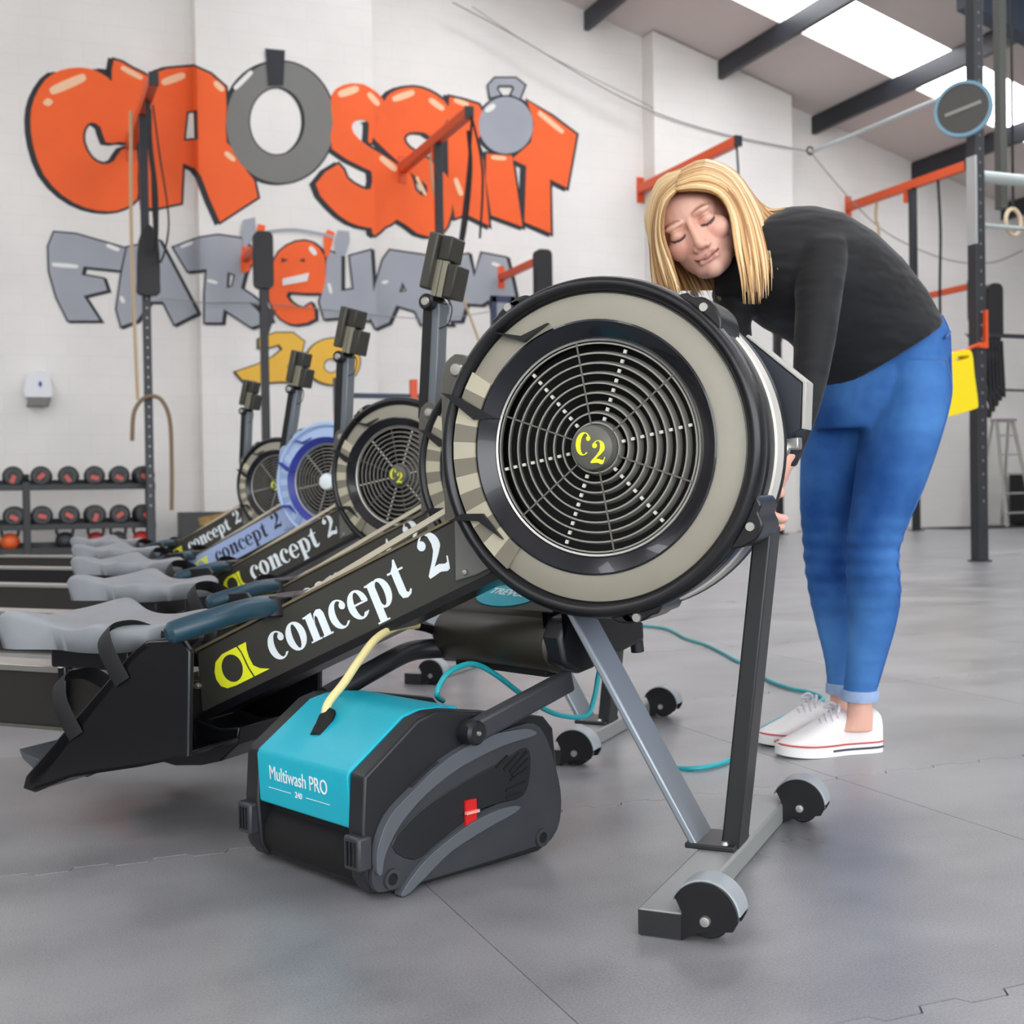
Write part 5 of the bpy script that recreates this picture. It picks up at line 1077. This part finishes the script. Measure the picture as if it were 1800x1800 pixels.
def sheet(G, push):
    NU, rows = 28, []
    for i in range(NU+1): rows.append(smooth_path([clear(at(p.x, p.y, p.z-push), .006) for p in guide(G, i/NU)], 3)[:-3])
    n_ = len(rows[0]); vs_ = [p for r_ in rows for p in r_]+[p+Vector((0,.004,0)) for r_ in rows for p in r_]; N_ = len(rows)*n_; fs = []
    for i in range(NU):
        for k in range(n_-1):
            a = i*n_+k; fs += [(a, a+1, a+n_+1, a+n_), (a+N_, a+n_+N_, a+n_+1+N_, a+1+N_)]
    k0 = len(hr.v); hr.add(vs_, fs); tone.extend([TONES[3]]*(len(hr.v)-k0))
for G in (GR, GLc):
    sheet(G, -.001)
    for i in range(150): strand(G, random.random() if i > 24 else i/24.0, random.uniform(.0022, .0042), random.uniform(.0, .006), .5)
cap = MB(); cap.ball((0,.022,.018), (.075,.093,.087), 36, 24)
keep = []
for f_ in cap.f:
    c = sum((Vector(cap.v[i]) for i in f_), Vector())/4
    if (c.y > .0 and c.z > -.06) or (c.z > .085 and c.y > -.03): keep.append(f_)
k0 = len(hr.v); hr.add([hp_(*v) for v in cap.v], keep); tone.extend([TONES[1]]*(len(hr.v)-k0))
mh = bpy.data.meshes.new('hair'); mh.from_pydata(hr.v, [], hr.f); mh.polygons.foreach_set('use_smooth', [True]*len(mh.polygons))
ah = mh.color_attributes.new('hair_tone', 'FLOAT_COLOR', 'POINT'); ah.data.foreach_set('color', [x for c in tone for x in c])
hair = link('hair', mh, m_hair, pr_)
# ---- shoes
m_canvas = mat('white_canvas', (232, 228, 226), .75, noise=.03, nscale=50, bump=.15, bscale=700); m_sole = mat('white_rubber_sole', (236, 236, 232), .5); m_red = mat('red_sole_line', (190, 70, 72), .5); m_navyl = mat('navy_sole_line', (48, 52, 66), .5); m_lace = mat('pale_grey_lace', (206, 206, 214), .7)
def shoe(heel, toe):
    heel, toe = Vector(heel), Vector(toe); ax = (toe-heel); L_ = ax.length; ax.normalize(); sd = Vector((-ax.y, ax.x, 0)); M_ = Matrix((( ax.x, sd.x, 0, heel.x), (ax.y, sd.y, 0, heel.y), (0, 0, 1, 0), (0, 0, 0, 1)))
    prof = [(.0,.010),(.03,.026),(.10,.033),(.25,.034),(.40,.034),(.55,.040),(.70,.043),(.82,.040),(.92,.031),(.98,.018),(1.0,.006)]
    out = [(t*L_, w_) for t, w_ in prof]+[(t*L_, -w_) for t, w_ in reversed(prof)]
    tip = lambda x: .006*max(0, (x/L_-.62)/.38)**2
    so = MB(); so.prism(smooth_loop(out, 3), .0, .024, plane='xy'); so.v = [tuple(M_ @ Vector((v[0], v[1]*1.06, v[2]*(1-.25*max(0, v[0]/L_-.6)/.4)+tip(v[0])+.0005))) for v in so.v]
    s_ = so.build('shoe_sole', m_sole, pr_, bevel=.003); s_.name = 'shoe'
    for nm, m, z, t0, t1, rr in (('red_line', m_red, .0235, 0, 1, .0018), ('navy_line', m_navyl, .0125, 0, .55, .0022)):
        pts = [(t*L_, (w_+.0015)*1.06*sg) for sg in (-1, 1) for t, w_ in prof]
        for sg in (-1, 1):
            P = [M_ @ Vector((t*L_, (w_*1.06+.0012)*sg, z+tip(t*L_))) for t, w_ in prof if t0 <= t <= t1 and t > 0]
            MB().tube(smooth_path(P, 4), rr, n=6).build(nm, m, s_)
    up = [(.012,.022,.078),(.05,.028,.086),(.13,.032,.080),(.25,.034,.072),(.36,.034,.088),(.46,.034,.086),(.58,.037,.070),(.70,.039,.054),(.82,.036,.042),(.92,.027,.034),(.975,.014,.028)]
    S = []
    for t, w_, h_ in up:
        zc = .018+tip(t*L_); S.append((M_ @ Vector((t*L_, 0, zc+(h_-zc)*.36)), M_.to_3x3() @ Vector((0, w_, 0)), Vector((0, 0, (h_-zc)*.66))))
    MB().loft(S, 24, pw=.8).build('upper', m_canvas, s_)
    for i in range(6):
        t = .42+.05*i; h_ = .0925-.0066*i-.0007*i*i; w_ = .02
        P = [M_ @ Vector((t*L_-.004, -w_-.006, h_-.016)), M_ @ Vector((t*L_, -w_*.5, h_+.001)), M_ @ Vector((t*L_+.002, 0, h_+.004)), M_ @ Vector((t*L_+.006, w_*.5, h_+.001)), M_ @ Vector((t*L_+.010, w_+.006, h_-.016))]
        MB().tube(smooth_path(P, 4), .0035, n=8, flat=.6).build('lace', m_lace, s_)
    for sg in (-1, 1):
        P = [M_ @ Vector((.40*L_, 0, .095)), M_ @ Vector((.43*L_, sg*.018, .102)), M_ @ Vector((.47*L_, sg*.03, .091)), M_ @ Vector((.43*L_, sg*.012, .094))]
        MB().tube(smooth_path(P, 4), .003, n=8).build('lace_bow', m_lace, s_)
    return s_
shoe((.768, 2.640, 0), (.540, 2.580, 0)); shoe((.748, 2.770, 0), (.525, 2.700, 0))
reloc(pr_, (.69, 2.67, 0))

# ------------------------------------------------------------------ square the hall up to the axes (everything was laid out 22 degrees off)
bpy.context.view_layer.update()
SQ = Matrix.Rotation(-PHI, 4, 'Z')
for o in list(bpy.data.objects):
    if o.parent is None and o != cam: o.matrix_world = SQ @ o.matrix_world
